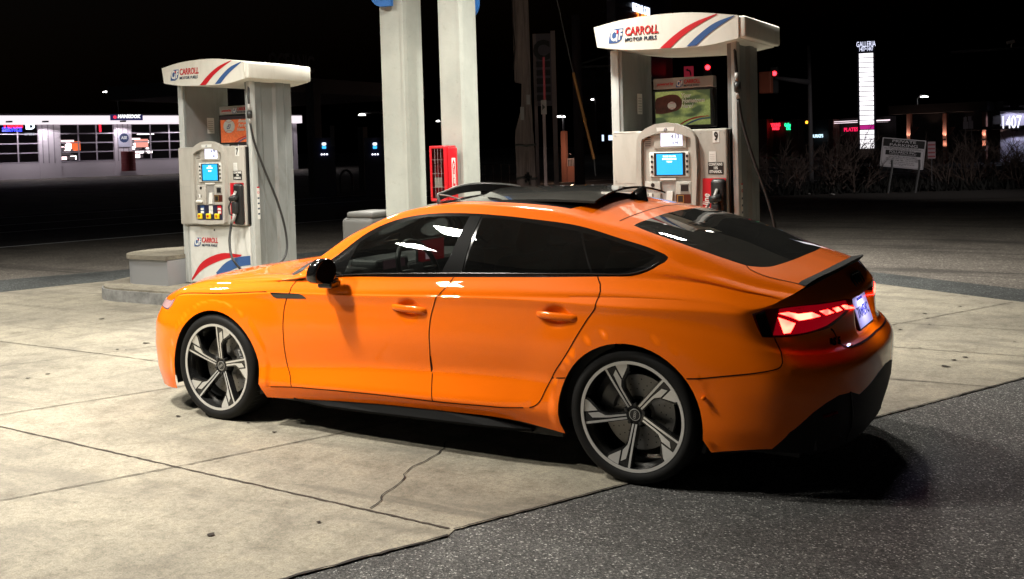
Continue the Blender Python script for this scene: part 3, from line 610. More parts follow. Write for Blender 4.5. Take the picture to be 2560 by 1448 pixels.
# ---------------- wheels
RIM = .2725
ARM_A = [(.049, .17), (.012, .17), (-.060, .935), (-.020, .945)]
ARM_B = [(-.012, .17), (-.050, .50), (-.108, .79), (-.205, .845), (-.182, .645), (-.100, .545), (-.082, .47), (-.046, .17)]
ARM_C = [(-.215, .655), (-.250, .925), (-.47, .832), (-.43, .775)]
ARM_D = [(.070, .12), (-.002, .955), (-.50, .82), (-.45, .735), (-.19, .61), (-.108, .49), (-.065, .12)]
def dish(r): return .006 + .050 * max(0, 1 - r) ** 1.25
def make_wheel(x, side, rotdeg, front):
    t = empty('wheel', (x, 0, .333), 0, car)
    y0 = -.917 * side
    mb = MB(); W_ = .255
    prof = [(.262, .012), (.274, .002), (.290, -.006), (.305, -.007), (.320, -.001), (.331, .012), (.3355, .030), (.3365, .06), (.3365, W_ - .03), (.331, W_ - .008), (.31, W_), (.262, W_ - .01)]
    mb.lathe([(r, y0 + side * d) for r, d in prof], rubber, 72)
    for k in range(60):                                            # tread sipes on the outer shoulder
        a = 2 * pi * k / 60; c, s_ = cos(a), sin(a); ct, st = cos(a + .012), sin(a + .012)
        q = [(.334, .024), (.3372, .055), (.3372, .10)]
        mb.add([(r * c, y0 + side * d, r * s_) for r, d in q] + [(r * ct, y0 + side * d, r * st) for r, d in q], [(0, 1, 4, 3), (1, 2, 5, 4)], plast)
    mb.build('tyre', t, angle=40)
    rim = MB()
    rim.lathe([(RIM, y0 + side * .006), (RIM, y0 - side * .001), (.945 * RIM, y0 + side * .001), (.945 * RIM, y0 + side * .006)], alloy, 80)
    rim.lathe([(.945 * RIM, y0 + side * .004), (.925 * RIM, y0 + side * .03), (.88 * RIM, y0 + side * .05), (.87 * RIM, y0 + side * .20), (.95 * RIM, y0 + side * .235)], rimdark, 80)
    def fn(depth):
        def g(a, b, d):
            r = math.hypot(a, b); return (a * RIM, y0 + side * (dish(r) + d), b * RIM)
        return g
    for k in range(5):
        th = radians(rotdeg - 90 + 72 * k)
        def R2(p):   # (right, down) -> x, z
            a, b = p; xx = a * cos(th) - b * sin(th); yy = a * sin(th) + b * cos(th); return (xx, -yy)
        for poly, m, d0, d1 in ((ARM_D, rimdark, .003, .040), (ARM_A, alloy, 0, .006), (ARM_B, alloy, 0, .006), (ARM_C, alloy, 0, .006)):
            pl = []
            for a, b in zip(poly, poly[1:] + poly[:1]):
                kk = max(1, int(math.hypot(a[0] - b[0], a[1] - b[1]) / .16)); pl += [(a[0] + (b[0] - a[0]) * i / kk, a[1] + (b[1] - a[1]) * i / kk) for i in range(kk)]
            # triangulate
            e = [(i, (i + 1) % len(pl)) for i in range(len(pl))]
            v_, _, f_, _, _, _ = delaunay_2d_cdt([Vector(p) for p in pl], e, [], 1, 1e-6)
            V2 = [R2((q.x, q.y)) for q in v_]; fnn = fn(0); kq = len(V2)
            rim.add([fnn(a, b, d0) for a, b in V2], [tuple(f) for f in f_], m)
            B2 = [R2(p) for p in pl]; kb = len(B2)
            rim.add([fnn(a, b, d0) for a, b in B2] + [fnn(a * .99, b * .99, d1) for a, b in B2], [(i, (i + 1) % kb, kb + (i + 1) % kb, kb + i) for i in range(kb)], rimdark)
    yc = y0 + side * .052
    rim.lathe([(0, yc - side * .002), (.036, yc - side * .002), (.050, yc + side * .006), (.056, yc + side * .02), (.075, yc + side * .05), (.08, yc + side * .12)], rimdark, 40)
    for k in range(5):
        a = radians(rotdeg + 36 + 72 * k); cx_, cz_ = .049 * cos(a), -.049 * sin(a)
        rim.lathe([(0, yc - side * .010), (.008, yc - side * .010), (.0095, yc - side * .006), (.0095, yc + side * .02)], satin, 12, 'y', (cx_, 0, cz_))
    rim.build('rim', t, angle=35)
    cap = MB(); cap.lathe([(0, yc - side * .007), (.024, yc - side * .007), (.030, yc - side * .004), (.030, yc)], satin, 32)
    cap.lathe([(.0265, yc - side * .0085), (.0285, yc - side * .0085)], alloy, 32)
    rr = radians(35 if front else 80)
    for q in (-1.5, -.5, .5, 1.5):
        cx_, cz_ = q * .0088 * cos(rr), q * .0088 * sin(rr)
        cap.lathe([(.0048, yc - side * .009), (.0062, yc - side * .009)], alloy, 18, 'y', (cx_, 0, cz_))
    cap.build('hub_cap', t)
    br = MB(); yd = y0 + side * .105; br.lathe([(.07, yd - side * .02), (.08, yd), (.187, yd), (.187, yd + side * .03), (.08, yd + side * .03)], disc_m, 56)
    for k in range(20):
        for q in (.115, .14, .165):
            a = 2 * pi * k / 20 + q * 9; br.lathe([(0, yd - side * .0006), (.0035, yd - side * .0006)], plast, 8, 'y', (q * cos(a), 0, q * sin(a)))
    br.build('brake_disc', t)
    ca = MB(); a0, a1 = ((-8, 52) if front else (128, 172)); k = 10; v = []
    for i in range(k + 1):
        a = radians(a0 + (a1 - a0) * i / k)
        e_ = .010 * (1 - abs(2 * i / k - 1) ** 4)
        for r, d in ((.125, .004), (.13, -.025 - e_), (.198, -.025 - e_), (.204, .0), (.204, .05)): v.append((r * cos(a), yd + side * d, r * sin(a)))
    f = [(i * 5 + j, i * 5 + j + 1, (i + 1) * 5 + j + 1, (i + 1) * 5 + j) for i in range(k) for j in range(4)] + [(0, 1, 2, 3, 4), tuple(k * 5 + j for j in range(5))]
    ca.add(v, f, caliper_m)
    if front and side > 0:
        am = radians(22); o = Vector((.165 * cos(am), yd - .0365, .165 * sin(am)))
        ca.add(*text('Audi Sport', .026, plane_M(o, (sin(am), 0, -cos(am)), (cos(am), 0, sin(am))), mat('caliper_lettering', (.7, .7, .7), .5), .9))
    ca.build('brake_caliper', t, angle=40)
    return t
make_wheel(0.0, 1, 54, True); make_wheel(2.826, 1, 92.4, False); make_wheel(0.0, -1, 54, True); make_wheel(2.826, -1, 92.4, False)

# ---------------- roof glass, deflector, fin
mb = MB()
k, j = 15, 15; v = []
for i in range(k + 1):
    s_ = i / k; x = 1.715 + .735 * s_
    for q in range(j + 1):
        y = -.505 + 1.01 * q / j; c = 1 - (y / .505) ** 2
        zz = 1.357 + .062 * c * (.9) + (-.013) * s_ + .030 * math.sin(pi * s_ * .75) * .6
        xx = x + (.012 - .055 * (1 - c) * 0) + (.035 * c * (s_ - .5) * 2 * -.4 if s_ > .5 else -.09 * c * (1 - s_ * 2))
        v.append((xx, y, zz))
f = [(i * (j + 1) + q, i * (j + 1) + q + 1, (i + 1) * (j + 1) + q + 1, (i + 1) * (j + 1) + q) for i in range(k) for q in range(j)]
nb = len(v); v2 = v + [(a, b, c - .012) for a, b, c in v]; f2 = f + [tuple(x + nb for x in q) for q in f]
rimi = [q for q in range(j + 1)] + [i * (j + 1) + j for i in range(1, k + 1)] + [k * (j + 1) + q for q in range(j - 1, -1, -1)] + [i * (j + 1) for i in range(k - 1, 0, -1)]
f2 += [(rimi[i], rimi[(i + 1) % len(rimi)], rimi[(i + 1) % len(rimi)] + nb, rimi[i] + nb) for i in range(len(rimi))]
roofglass = mat('roof_glass', (.016, .016, .016), .09, 0, .8)
nn = N(roofglass); vv_ = nn.coord((1, 1, 1)); nn.link(nn.mix(nn.ramp(nn.noise(vv_, 500, 2, .7), [(.5, (0, 0, 0)), (.8, (.5, .5, .5))]), (.03, .03, .028), (.20, .20, .185)), nn.b.inputs['Base Color'])
nn.link(nn.ramp(nn.noise(vv_, 500, 2, .7), [(.4, (.05,) * 3), (.8, (.3,) * 3)]), nn.b.inputs['Roughness'])
mb.add(v2, f2, roofglass); sg = mb.build('sunroof_panel', car, angle=40)
mb = MB()
top_ = [(-.50, 1.350, 1.455), (-.485, 1.392, 1.43), (-.40, 1.403, 1.415), (-.2, 1.428, 1.385), (0, 1.437, 1.372), (.2, 1.430, 1.38), (.40, 1.412, 1.40), (.485, 1.398, 1.42), (.50, 1.385, 1.43)]
tp = catmull(top_, 4)
v = [(x, y, z) for y, z, x in tp] + [(x - .01, y, min(z - .01, 1.345 + .04 * (1 - (y / .5) ** 2))) for y, z, x in tp]; k = len(tp)
mb.add(v, [(i, i + 1, k + i + 1, k + i) for i in range(k - 1)], plast)
mb.tube([(x, y, z) for y, z, x in tp], .006, mat('satin_aluminium', (.5, .5, .48), .3, .8), 6)
mb.tube([(1.445, -.485, 1.392), (1.50, -.478, 1.385), (1.58, -.470, 1.362)], .005, mat('satin_aluminium'), 6)
mb.build('wind_deflector', car, smooth=False)
mb = MB(); sec = []
for x, w, z in ((2.395, .004, 1.345), (2.42, .022, 1.352), (2.46, .032, 1.378), (2.50, .030, 1.405), (2.53, .016, 1.415), (2.545, .008, 1.40), (2.55, .02, 1.345)):
    sec.append([(x, -w, 1.325), (x, -w * .8, (z + 1.325) / 2), (x, -w * .25, z), (x, w * .25, z), (x, w * .8, (z + 1.325) / 2), (x, w, 1.325)])
v = [p for q in sec for p in q]; f = [(i * 6 + q, i * 6 + q + 1, (i + 1) * 6 + q + 1, (i + 1) * 6 + q) for i in range(len(sec) - 1) for q in range(5)] + [tuple(range(6)), tuple((len(sec) - 1) * 6 + q for q in range(6))]
mb.add(v, f, glossblack); mb.build('roof_antenna', car, smooth=True)

# ---------------- spoiler lip
carbon = mat('carbon_lip', (.005, .005, .005), .75, 0, 0, spec=.05)
mb = MB(); sec = []
us = [(3.6, vv) for vv in np.linspace(2.98, 5, 22)]; P, Q = surf(TOP, us)
pl = [tuple(p) for p in P] + [(p[0], -p[1], p[2]) for p in P[::-1][1:]]
for i, p in enumerate(pl):
    e = min(1, min(i, len(pl) - 1 - i) / 3.0); h = .004 + .020 * e
    sec.append([(p[0] - .055, p[1], p[2] + .012), (p[0] - .035, p[1], p[2] + .012 + .004 * e), (p[0] + .004, p[1], p[2] + h), (p[0] + .022 * e + .004, p[1], p[2] + h + .004), (p[0] + .020 * e + .004, p[1], p[2] + h - .006), (p[0] + .002, p[1], p[2] - .006)])
v = [p for q in sec for p in q]; f = [(i * 6 + q, i * 6 + q + 1, (i + 1) * 6 + q + 1, (i + 1) * 6 + q) for i in range(len(sec) - 1) for q in range(5)] + [tuple(range(6)), tuple((len(sec) - 1) * 6 + q for q in range(6))]
mb.add(v, f, carbon); mb.build('spoiler', PART['trunk_lid'][0], angle=50)

# ---------------- plate, badge, trim, exhausts
tk = PART['trunk_lid'][0]
pr, pu = Vector((0, 1, 0)), Vector((-.30, 0, 1)).normalized(); pc = Vector((3.727, 0, .768)); Mp = plane_M(pc, pr, pu)
fr = MB(); fr.rbox((-.163, -.085, -.016), (.163, .085, .002), satin, .006, Mp); fr.build('plate_frame', tk)
pm = MB(); pm.box((-.1525, -.076, .003), (.1525, .076, .0055), plate_m, Mp)
pm.add(*text('7AWEVC', .078, Mp @ Matrix.Translation((0, -.004, .0065)), plate_ink, .80, .0)); pm.add(*text('MARYLAND', .020, Mp @ Matrix.Translation((0, .060, .0065)), plate_ink, 1.1))
pm.build('license_plate', tk)
lt = MB(); lt.box((-.03, .087, .004), (.03, .094, .026), mat('plate_lamp', (.9, .9, 1), .4, emit=(.75, .7, 1), es=30), Mp); lt.build('plate_lamp', tk)
bd = MB()
for q in (-1.5, -.5, .5, 1.5):
    c = Vector((3.705, q * .048, .925)); Mr = plane_M(c, (0, 1, 0), (-.45, 0, 1)); v = []
    pts = [Mr @ Vector((.036 * cos(a), .036 * sin(a), .004)) for a in np.linspace(0, 2 * pi, 25)]; bd.tube(pts, .0055, satin, 6, cap=False)
bd.build('ring_emblem', tk, smooth=True)
P, Q = surf(WALL, [(4.02, 4.95)]); c = Vector(P[0] + Q[0] * .002)
MbM = plane_M(c, Vector((-.55, .83, 0)) * -1 if False else Vector((.38, .92, 0)), (-.2, 0, 1)); bb = MB(); bb.add(*text('RS 5', .045, MbM, chrome, 1.0, .003, .15, depth=.004)); bb.build('model_badge', tk)
pl_ = bpy.data.lights.new('plate_light', 'AREA'); pl_.size = .05; pl_.energy = 1.1; pl_.color = (.72, .66, 1); plo = bpy.data.objects.new('plate_light', pl_); link(plo, tk)
plo.matrix_world = Matrix.Translation((3.775, 0, .862)) @ Matrix.Rotation(radians(-18), 4, 'Y')
for s_ in (1, -1):
    mb = MB(); P, Q = surf(WALL, [(4.00, 1.86), (4.03, 1.5), (4.06, 1.0), (4.08, .5), (4.07, .1)]); mb.tube([Vector((p + q * .004) * np.array([1, s_, 1])) for p, q in zip(P, Q)], .004, MATS['black_chrome'], 6); mb.build('diffuser_trim', PART['diffuser'][0])
    mb = MB(); P, Q = surf(WALL, [(3.80, 1.25), (3.90, 1.30)]); mb.tube([Vector((p + q * .003) * np.array([1, s_, 1])) for p, q in zip(P, Q)], .008, lens_red, 6); mb.build('rear_reflector', PART['rear_bumper'][0])
# exhaust pipes and diffuser blades
for s in (1, -1):
    mb = MB(); k = 28
    ring = lambda x, a, b: [(x, s * -(.50 + a * cos(t)), .285 + b * sin(t)) for t in [2 * pi * i / k for i in range(k)]]
    A = ring(3.725, .082, .052); B = ring(3.735, .074, .045); Cc = ring(3.60, .070, .042); D_ = ring(3.60, .082, .052)
    v = A + B + Cc + D_; f = []
    for a, b in ((3, 0), (0, 1), (1, 2)): f += [(a * k + i, a * k + (i + 1) % k, b * k + (i + 1) % k, b * k + i) for i in range(k)]
    f.append(tuple(2 * k + i for i in range(k))); mb.add(v, f, glossblack); mb.build('exhaust_pipe', PART['rear_bumper'][0], smooth=True)
for y in (-.28, -.14, .0, .14, .28): mb = MB(); mb.box((3.66, y - .006, .19), (3.765, y + .006, .26), satin); mb.build('diffuser_blade', PART['diffuser'][0])

# ---------------- mirrors
for s in (1, -1):
    k = 0 if s > 0 else 1
    mb = MB(); c = Vector((.975, -1.005, .985)); bm = bmesh.new(); bmesh.ops.create_uvsphere(bm, u_segments=28, v_segments=18, radius=1); bm.verts.index_update(); v = []
    for q in bm.verts:
        x, y, z = q.co; e = .62
        X = math.copysign(abs(x) ** e, x) * .056; Y = math.copysign(abs(y) ** .8, y) * .082; Zz = math.copysign(abs(z) ** .8, z) * .074; Y *= 1.12 - .42 * (z + 1) / 2
        if X > .030: X = .030 + (X - .030) * .12
        Zz += Y * -.06; X += Y * .25 + Zz * .22
        v.append((c.x + X, s * (c.y + Y), c.z + Zz))
    f = [[q.index for q in fc.verts] for fc in bm.faces]; bm.free(); mb.add(v, f, glossblack); mo = mb.build('side_mirror', car, smooth=True)
    g = MB(); g.lathe([(0, 0), (1, 0)], chrome, 32, 'y')
    g.v = [(c.x + .0385 + b_ * 0 + (a_ * .065) * .25 + (z_ * .062) * .22, s * (c.y + a_ * .060 * (1 - .2 * z_)), c.z + z_ * .068 - a_ * .065 * .06) for a_, b_, z_ in g.v]; g.ms = [mat('mirror_glass', (.003, .003, .003), .8, 0, 0, spec=.02)]; g.build('mirror_glass', mo)
    ft = MB(); ft.rbox((.93, -1.0, .885), (1.035, -.925, .925), glossblack, .012); ft.rbox((.90, -.97, .895), (1.0, -.88, .935), glossblack, .012)
    if s < 0: ft.v = [(a, -b, d) for a, b, d in ft.v]
    ft.build('mirror_foot', mo)

# ---------------- cabin
cab = MB(); cab.box((.45, -.80, .26), (2.75, .80, .33), leather); cab.box((.42, -.78, .30), (.80, .78, .90), leather); cab.rbox((.52, -.76, .80), (.98, .76, .955), leather, .05)
cab.rbox((.85, -.15, .33), (1.9, .15, .62), leather, .04)
for s in (1, -1):
    cab.box((.75, s * .80 - .01, .30), (2.70, s * .80 + .01, .935), leather)
cab.box((2.55, -.78, .3), (2.62, .78, .98), leather); cab.box((2.6, -.75, .95), (3.25, .75, .97), leather)
cab.build('dashboard', car)
hood_ = MB(); hood_.rbox((.80, -.56, .93), (1.02, -.22, 1.0), leather, .03); hood_.build('instrument_hood', car)
sc = MB(); sc.box((1.0, -.13, .93), (1.015, .17, 1.08), satin); sc.box((1.016, -.125, .937), (1.018, .165, 1.072), mat('dash_screen', (.05, 0, 0), .3, emit=(.7, .01, .03), es=.13)); sc.box((1.019, -.05, .95), (1.0195, .01, 1.0), mat('dash_screen_white', (1, 1, 1), .3, emit=(.8, .6, .7), es=.35)); sc.build('dash_screen', car)
ic = MB(); ic.box((1.022, -.50, .935), (1.024, -.28, .99), mat('dial_screen', (.02, 0, 0), .3, emit=(.5, .25, .3), es=.06)); ic.build('dial_screen', car)
sw = MB(); c = Vector((1.20, -.38, .93)); Ms = plane_M(c, (0, 1, 0), (-.40, 0, 1)); sw.tube([Ms @ Vector((.185 * cos(a), .185 * sin(a), 0)) for a in np.linspace(0, 2 * pi, 37)], .016, leather, 8, cap=False)
sw.rbox((-.07, -.06, -.03), (.07, .05, .0), leather, .02, Ms)
for a in (0, pi, -pi / 2): sw.tube([Ms @ Vector((.05 * cos(a), .05 * sin(a), -.01)), Ms @ Vector((.18 * cos(a), .18 * sin(a), 0))], .014, leather, 6)
sw.build('steering_wheel', car, smooth=True)
def seat(x, y, w=.50):
    t = MB(); t.rbox((x - .05, y - w / 2, .42), (x + .48, y + w / 2, .58), leather, .05)
    Mb = Matrix.Translation((x + .44, y, .52)) @ Matrix.Rotation(radians(20), 4, 'Y'); t.rbox((-.07, -w / 2, 0), (.07, w / 2, .56), leather, .05, Mb); t.rbox((-.05, -.13, .58), (.05, .13, .76), leather, .04, Mb)
    t.build('seat', car, smooth=True, angle=None)
seat(1.35, -.40); seat(1.35, .40); seat(2.15, -.38, .6); seat(2.15, .38, .6)

# ================================================================== ground
conc = mat('concrete', (.4, .37, .3), .85, spec=.25)
n = N(conc); v = n.coord((1, 1, 1))
a = n.noise(v, .55, 5, .6); b = n.noise(v, 5, 8, .65, .3); c = n.noise(v, 130, 3, .7)
col = n.mix(n.ramp(a, [(.30, (0, 0, 0)), (.70, (1, 1, 1))]), (.160, .146, .118), (.285, .260, .202))
col = n.mix(1.0, col, n.ramp(b, [(.25, (.62, .60, .58)), (.52, (1, 1, 1)), (.8, (1.16, 1.13, 1.08))]), 'MULTIPLY')
g2 = n.noise(v, 34, 5, .75)
col = n.mix(1.0, col, n.ramp(g2, [(.32, (.70, .69, .67)), (.5, (1, 1, 1)), (.68, (1.22, 1.21, 1.18))]), 'MULTIPLY')
col = n.mix(1.0, col, n.ramp(c, [(.3, (.66, .66, .66)), (.7, (1.24, 1.24, 1.24))]), 'MULTIPLY')
vs = n.coord((.6, 2.6, 1), rot=(0, 0, .5)); d = n.noise(vs, 1.3, 6, .62, .8)
col = n.mix(n.ramp(d, [(.53, (0, 0, 0)), (.68, (.6, .6, .6))]), col, (.10, .09, .075))
d2 = n.noise(n.coord((1.8, .35, 1), rot=(0, 0, -.1)), 2.0, 7, .7, .4)
col = n.mix(n.ramp(d2, [(.55, (0, 0, 0)), (.66, (.45, .45, .45))]), col, (.12, .105, .088))
e = n.noise(n.coord((1, 1, 1)), 2.2, 4, .5); sp = n.add('ShaderNodeTexVoronoi', _Scale=2.4, feature='F1'); n.link(v, sp.inputs['Vector'])
col = n.mix(n.ramp(sp.outputs['Distance'], [(.012, (.6, .6, .6)), (.03, (0, 0, 0))]), col, (.08, .07, .06))
n.link(col, n.b.inputs['Base Color']); n.bump(n.mix(.5, n.ramp(c, [(.3, (0, 0, 0)), (.7, (1, 1, 1))]), n.ramp(b, [(.3, (0, 0, 0)), (.7, (1, 1, 1))])), .45, .004)
def asphalt(name, lo, hi, sc=95, chips=.35, tint=(1, 1, 1)):
    m = mat(name, (.1, .1, .1), .9, spec=.2); n = N(m); v = n.coord((1, 1, 1))
    vo = n.add('ShaderNodeTexVoronoi', _Scale=sc, feature='F1'); n.link(v, vo.inputs['Vector'])
    g = n.add('ShaderNodeSeparateColor'); n.link(vo.outputs['Color'], g.inputs[0])
    c1 = n.ramp(g.outputs[0], [(0, lo), (.72, tuple(.5 * (x + y) for x, y in zip(lo, hi))), (.93, hi), (1, tuple(min(1, x * (1 + chips * 4)) for x in hi))])
    big = n.noise(v, .6, 8, .72); c1 = n.mix(1.0, c1, n.ramp(big, [(.3, (.62, .62, .62)), (.7, (1.28, 1.28, 1.28))]), 'MULTIPLY')
    dk_ = n.noise(v, 1.1, 5, .6, .7); c1 = n.mix(n.ramp(dk_, [(.58, (0, 0, 0)), (.70, (.55, .55, .55))]), c1, tuple(x * .6 for x in lo))
    fine = n.noise(v, 420, 2, .7); c1 = n.mix(1.0, c1, n.ramp(fine, [(.3, (.5, .5, .5)), (.7, (1.4, 1.4, 1.4))]), 'MULTIPLY')
    n.link(c1, n.b.inputs['Base Color']); n.bump(vo.outputs['Distance'], .9, .006); return m
asph = asphalt('near_asphalt', (.040, .040, .040), (.19, .187, .178), 150, .45)
asph_old = asphalt('old_lot_asphalt', (.075, .066, .058), (.16, .145, .125), 60, .2)
n = N(asph_old); vv = n.coord((.25, 1.5, 1), rot=(0, 0, .55)); src = n.b.inputs['Base Color'].links[0].from_socket
n.link(n.mix(n.ramp(n.noise(vv, .8, 5, .6, .6), [(.54, (0, 0, 0)), (.66, (.7, .7, .7))]), src, (.03, .027, .025)), n.b.inputs['Base Color'])
asph_dark = asphalt('fresh_asphalt_strip', (.03, .032, .032), (.075, .08, .078), 75, .3)
road_m = asphalt('road_asphalt', (.018, .017, .019), (.035, .034, .036), 40, .2)
joint_m = mat('joint_dark', (.035, .027, .02), .95); white_line = mat('worn_white_line', (.75, .75, .75), .8)

def rise(x, y):
    """the land beyond the road climbs gently"""
    s_ = (x + 13.76) * -.96 + (y - 6.43) * .27
    t = min(max((s_ - 14) / 45, 0), 2.2); return .83 * t
def sheet(name, poly, z, m, kind='structure'):
    o = mobj(name, [(x, y, z) for x, y in poly], [tuple(range(len(poly)))], m); 
    if o.data.polygons[0].normal.z < 0: o.data.flip_normals()
    tag(o, None, None, None, kind); return o
# one ground sheet to the horizon
gx = sorted(set([-600, -400, -250, -160] + list(range(-120, 41, 8)) + [80, 160, 400])); gy = sorted(set([-300, -100, -40] + list(range(-24, 161, 8)) + [240, 400, 700]))
V = [(x, y, rise(x, y) - .012) for x in gx for y in gy]; ny = len(gy)
g = mobj('ground', V, [(i * ny + j, (i + 1) * ny + j, (i + 1) * ny + j + 1, i * ny + j + 1) for i in range(len(gx) - 1) for j in range(ny - 1)], asph_old, smooth=True); tag(g, kind='structure')
# concrete pad and the near asphalt
dr = Vector((.443, .8965)); e0 = Vector((2.364, -1.79)); E = lambda t: tuple(e0 + dr * t)
pad = [(-12.0, -10.0), (-1.70, -10.0), tuple(e0 - dr * .05 + Vector((.035, -.02))), tuple(e0 + Vector((.0, 0.0))), E(4.43), E(7.5), (4.25, 5.62), (3.99, 5.74), (2.53, 6.59), (-4.2, 10.7), (-6.78, 3.93), (-7.13, 3.13), (-7.37, 2.34)]
sheet('concrete_pad', pad, 0.0, conc)
near = [(-1.66, -9.95), (3.0, -16), (30, -16), (30, 20), (12, 26), (E(7.5)), (E(4.43)), tuple(e0), tuple(e0 - dr * .05 + Vector((.035, -.02)))]
sheet('asphalt_apron', near, -.004, asph)
def band(name, pts, w, z, m, kind='structure', jitter=0):
    pts = [Vector(p[:2]) for p in pts]
    if jitter:
        q = []
        for a, b in zip(pts[:-1], pts[1:]):
            k = max(2, int((b - a).length / .04))
            for i in range(k):
                nrm = Vector((-(b - a).y, (b - a).x)).normalized(); q.append(a.lerp(b, i / k) + nrm * random.uniform(-jitter, jitter))
        q.append(pts[-1]); pts = q
    L = []; R = []
    for i, p in enumerate(pts):
        t = (pts[min(i + 1, len(pts) - 1)] - pts[max(i - 1, 0)]).normalized(); nn_ = Vector((-t.y, t.x)); ww = w * (random.uniform(.6, 1.3) if jitter else 1)
        L.append((*(p + nn_ * ww / 2), z)); R.append((*(p - nn_ * ww / 2), z))
    k = len(pts); return L + R, [(i, k + i, k + i + 1, i + 1) for i in range(k - 1)], m
jm = MB()
JA = [((-12, -1.2), (-1.15, -1.63), (.53, -1.71), (2.34, -1.79), .012), ((-9, .22), (-2.5, .18), (2.9, .05), .010), ((-9, 3.15), (-5.1, 3.10), .010), ((-4, 3.0), (3.8, 2.94), (4.75, 2.94), .010), ((-4, 4.15), (3.36, 4.05), (5.2, 4.04), .008), ((0, 1.9), (3.56, 1.82), (4.2, 1.85), .010), ((-9, 1.75), (-5, 1.72), .006)]
for L in JA: jm.add(*band('', L[:-1], L[-1], .004, joint_m, jitter=.003))
for a, b, w in (((-1.2, -5.2), (.53, -1.71), .009), ((.53, -1.71), (2.9, 3.6), .009), ((-2.6, -4.0), (1.8, 5.6), .010), ((-4.5, -3.7), (-1.0, 3.4), .009), ((-5.8, -2.6), (-3.3, 2.5), .008), ((3.17, 3.87), (4.04, 5.62), .010), ((2.2, 1.9), (3.17, 3.87), .010)):
    jm.add(*band('', (a, b), w, .0045, joint_m, jitter=.003))
crack = [(1.6, -.71), (1.68, -.91), (1.69, -1.06), (1.69, -1.21), (1.78, -1.39), (1.79, -1.48), (1.81, -1.58), (1.85, -1.64), (1.87, -1.75)]
jm.add(*band('', crack, .007, .005, mat('crack_dark', (.015, .012, .01), .95), jitter=.009))
# ragged dark seam between concrete and asphalt
seamp = [(-1.70, -10.0), tuple(e0 - dr * .05 + Vector((.035, -.02))), tuple(e0), E(2), E(4.43), E(7.5)]
jm.add(*band('', seamp[:2], .016, .0048, MATS['crack_dark'], jitter=.007)); jm.add(*band('', seamp[2:], .011, .0048, MATS['crack_dark'], jitter=.004))
tag(jm.build('concrete_joints'), kind='structure')
st = MB(); stain = mat('oil_stain', (.035, .030, .026), .95, spec=.1)
for px, py, r in ((528, 1338, .03), (797, 1307, .018), (686, 1082, .022), (445, 1042, .03), (365, 859, .05), (293, 875, .03), (315, 876, .02), (70, 947, .03), (120, 936, .03), (2385, 893 + 8, .03), (2536, 855, .02), (2300, 871, .02), (2363, 917, .05), (2413, 894, .03), (2324, 812, .02), (2312, 785, .03), (2400, 767, .03), (2250, 825, .03), (255, 798, .05), (620, 1058, .02)):
    r *= .62; c0 = onz(px, py, 0); k = 14; ph = random.random() * 6
    pts = [(c0.x + r * (1 + .35 * sin(3 * a + ph) + .2 * sin(5 * a)) * cos(a), c0.y + r * .8 * (1 + .3 * cos(2 * a + ph)) * sin(a), .0052) for a in [2 * pi * i / k for i in range(k)]]
    st.add(pts, [tuple(range(k))], stain)
tag(st.build('pavement_stains'), kind='structure')
# dark repair strip round the far edge of the pad, road and its lines
sheet('asphalt_strip', [(-9.9, .55), (-8.66, 3.17), (-7.84, 4.78), (-5.0, 12.0), (2.31, 7.62), (4.08, 6.60), (6.2, 5.4), (5.4, 4.9), (4.25, 5.62), (3.99, 5.74), (2.53, 6.59), (-4.2, 10.7), (-6.78, 3.93), (-7.37, 2.34), (-8.8, .0)], -.002, asph_dark)
rd = Vector((.27, .963)).normalized(); rn = Vector((-.963, .27)); r0 = Vector((-13.76, 6.43))
def rp(s_, t): q = r0 + rn * s_ + rd * t; return (q.x, q.y)
rm = MB()
for t0 in range(-80, 140, 10):
    pts = []
    for s_ in (0.15, 5, 10, 14): a = rp(s_, t0); b = rp(s_, t0 + 10); pts += [(a[0], a[1], rise(*a) - .006), (b[0], b[1], rise(*b) - .006)]
    rm.add(pts, [(0, 1, 3, 2), (2, 3, 5, 4), (4, 5, 7, 6)], road_m)
tag(rm.build('road'), kind='structure')
lm = MB()
for s_, a, b in ((.1, -80, 140), (4.6, -80, 9.5), (7.6, -80, 140), (7.9, 20, 140), (11.5, -80, 140)):
    pa, pb = rp(s_, a), rp(s_, b); lm.add(*band('', (pa, pb), .12, rise(*pa) + .002, white_line))
tag(lm.build('road_markings'), kind='structure')
# dark verge with litter under the shrubs on the right
verge_m = mat('dark_soil', (.035, .03, .025), .95)
vg = [(-7, 19.5), (-2.6, 21.2), (3.2, 24.2), (16, 29), (22, 40), (-2, 52), (-10, 44)]
sheet('verge', vg, .0, verge_m)

# ================================================================== canopy lamps (the station roof is above the frame)
lens_m = mat('canopy_lamp_lens', (1, 1, 1), .4, emit=(1.0, .95, .86), es=30)
deck = mat('canopy_deck_white', (.14, .14, .14), .7)
can = tag(MB().box((-7.2, -4.8, LAMP_Z + .03), (3.0, 9.0, LAMP_Z + .10), deck).box((-9.4, -4.8, LAMP_Z + .03), (-7.2, 4.5, LAMP_Z + .10), deck).build('canopy_roof'), 'flat white station canopy roof over the pump islands', 'canopy')
for i, (x, y, k_) in enumerate(CANOPY_LAMPS):
    t = thing('canopy_lamp', (x, y, LAMP_Z), 'square white lamp set under the canopy roof', 'lamp', 'lamps under the canopy')
    MB().box((-.31, -.31, -.05), (.31, .31, .03), deck).build('lamp_housing', t)
    MB().box((-.19, -.19, -.056), (.19, .19, -.0505), lens_m).build('lamp_lens', t)
    ld = bpy.data.lights.new('canopy_light', 'AREA'); ld.shape = 'SQUARE'; ld.size = .42; ld.energy = LAMP_WATTS * k_; ld.color = (1.0, .955, .86); ld.spread = radians(140)
    lo_ = bpy.data.objects.new('canopy_light', ld); link(lo_, t); lo_.location = (0, 0, -.062)

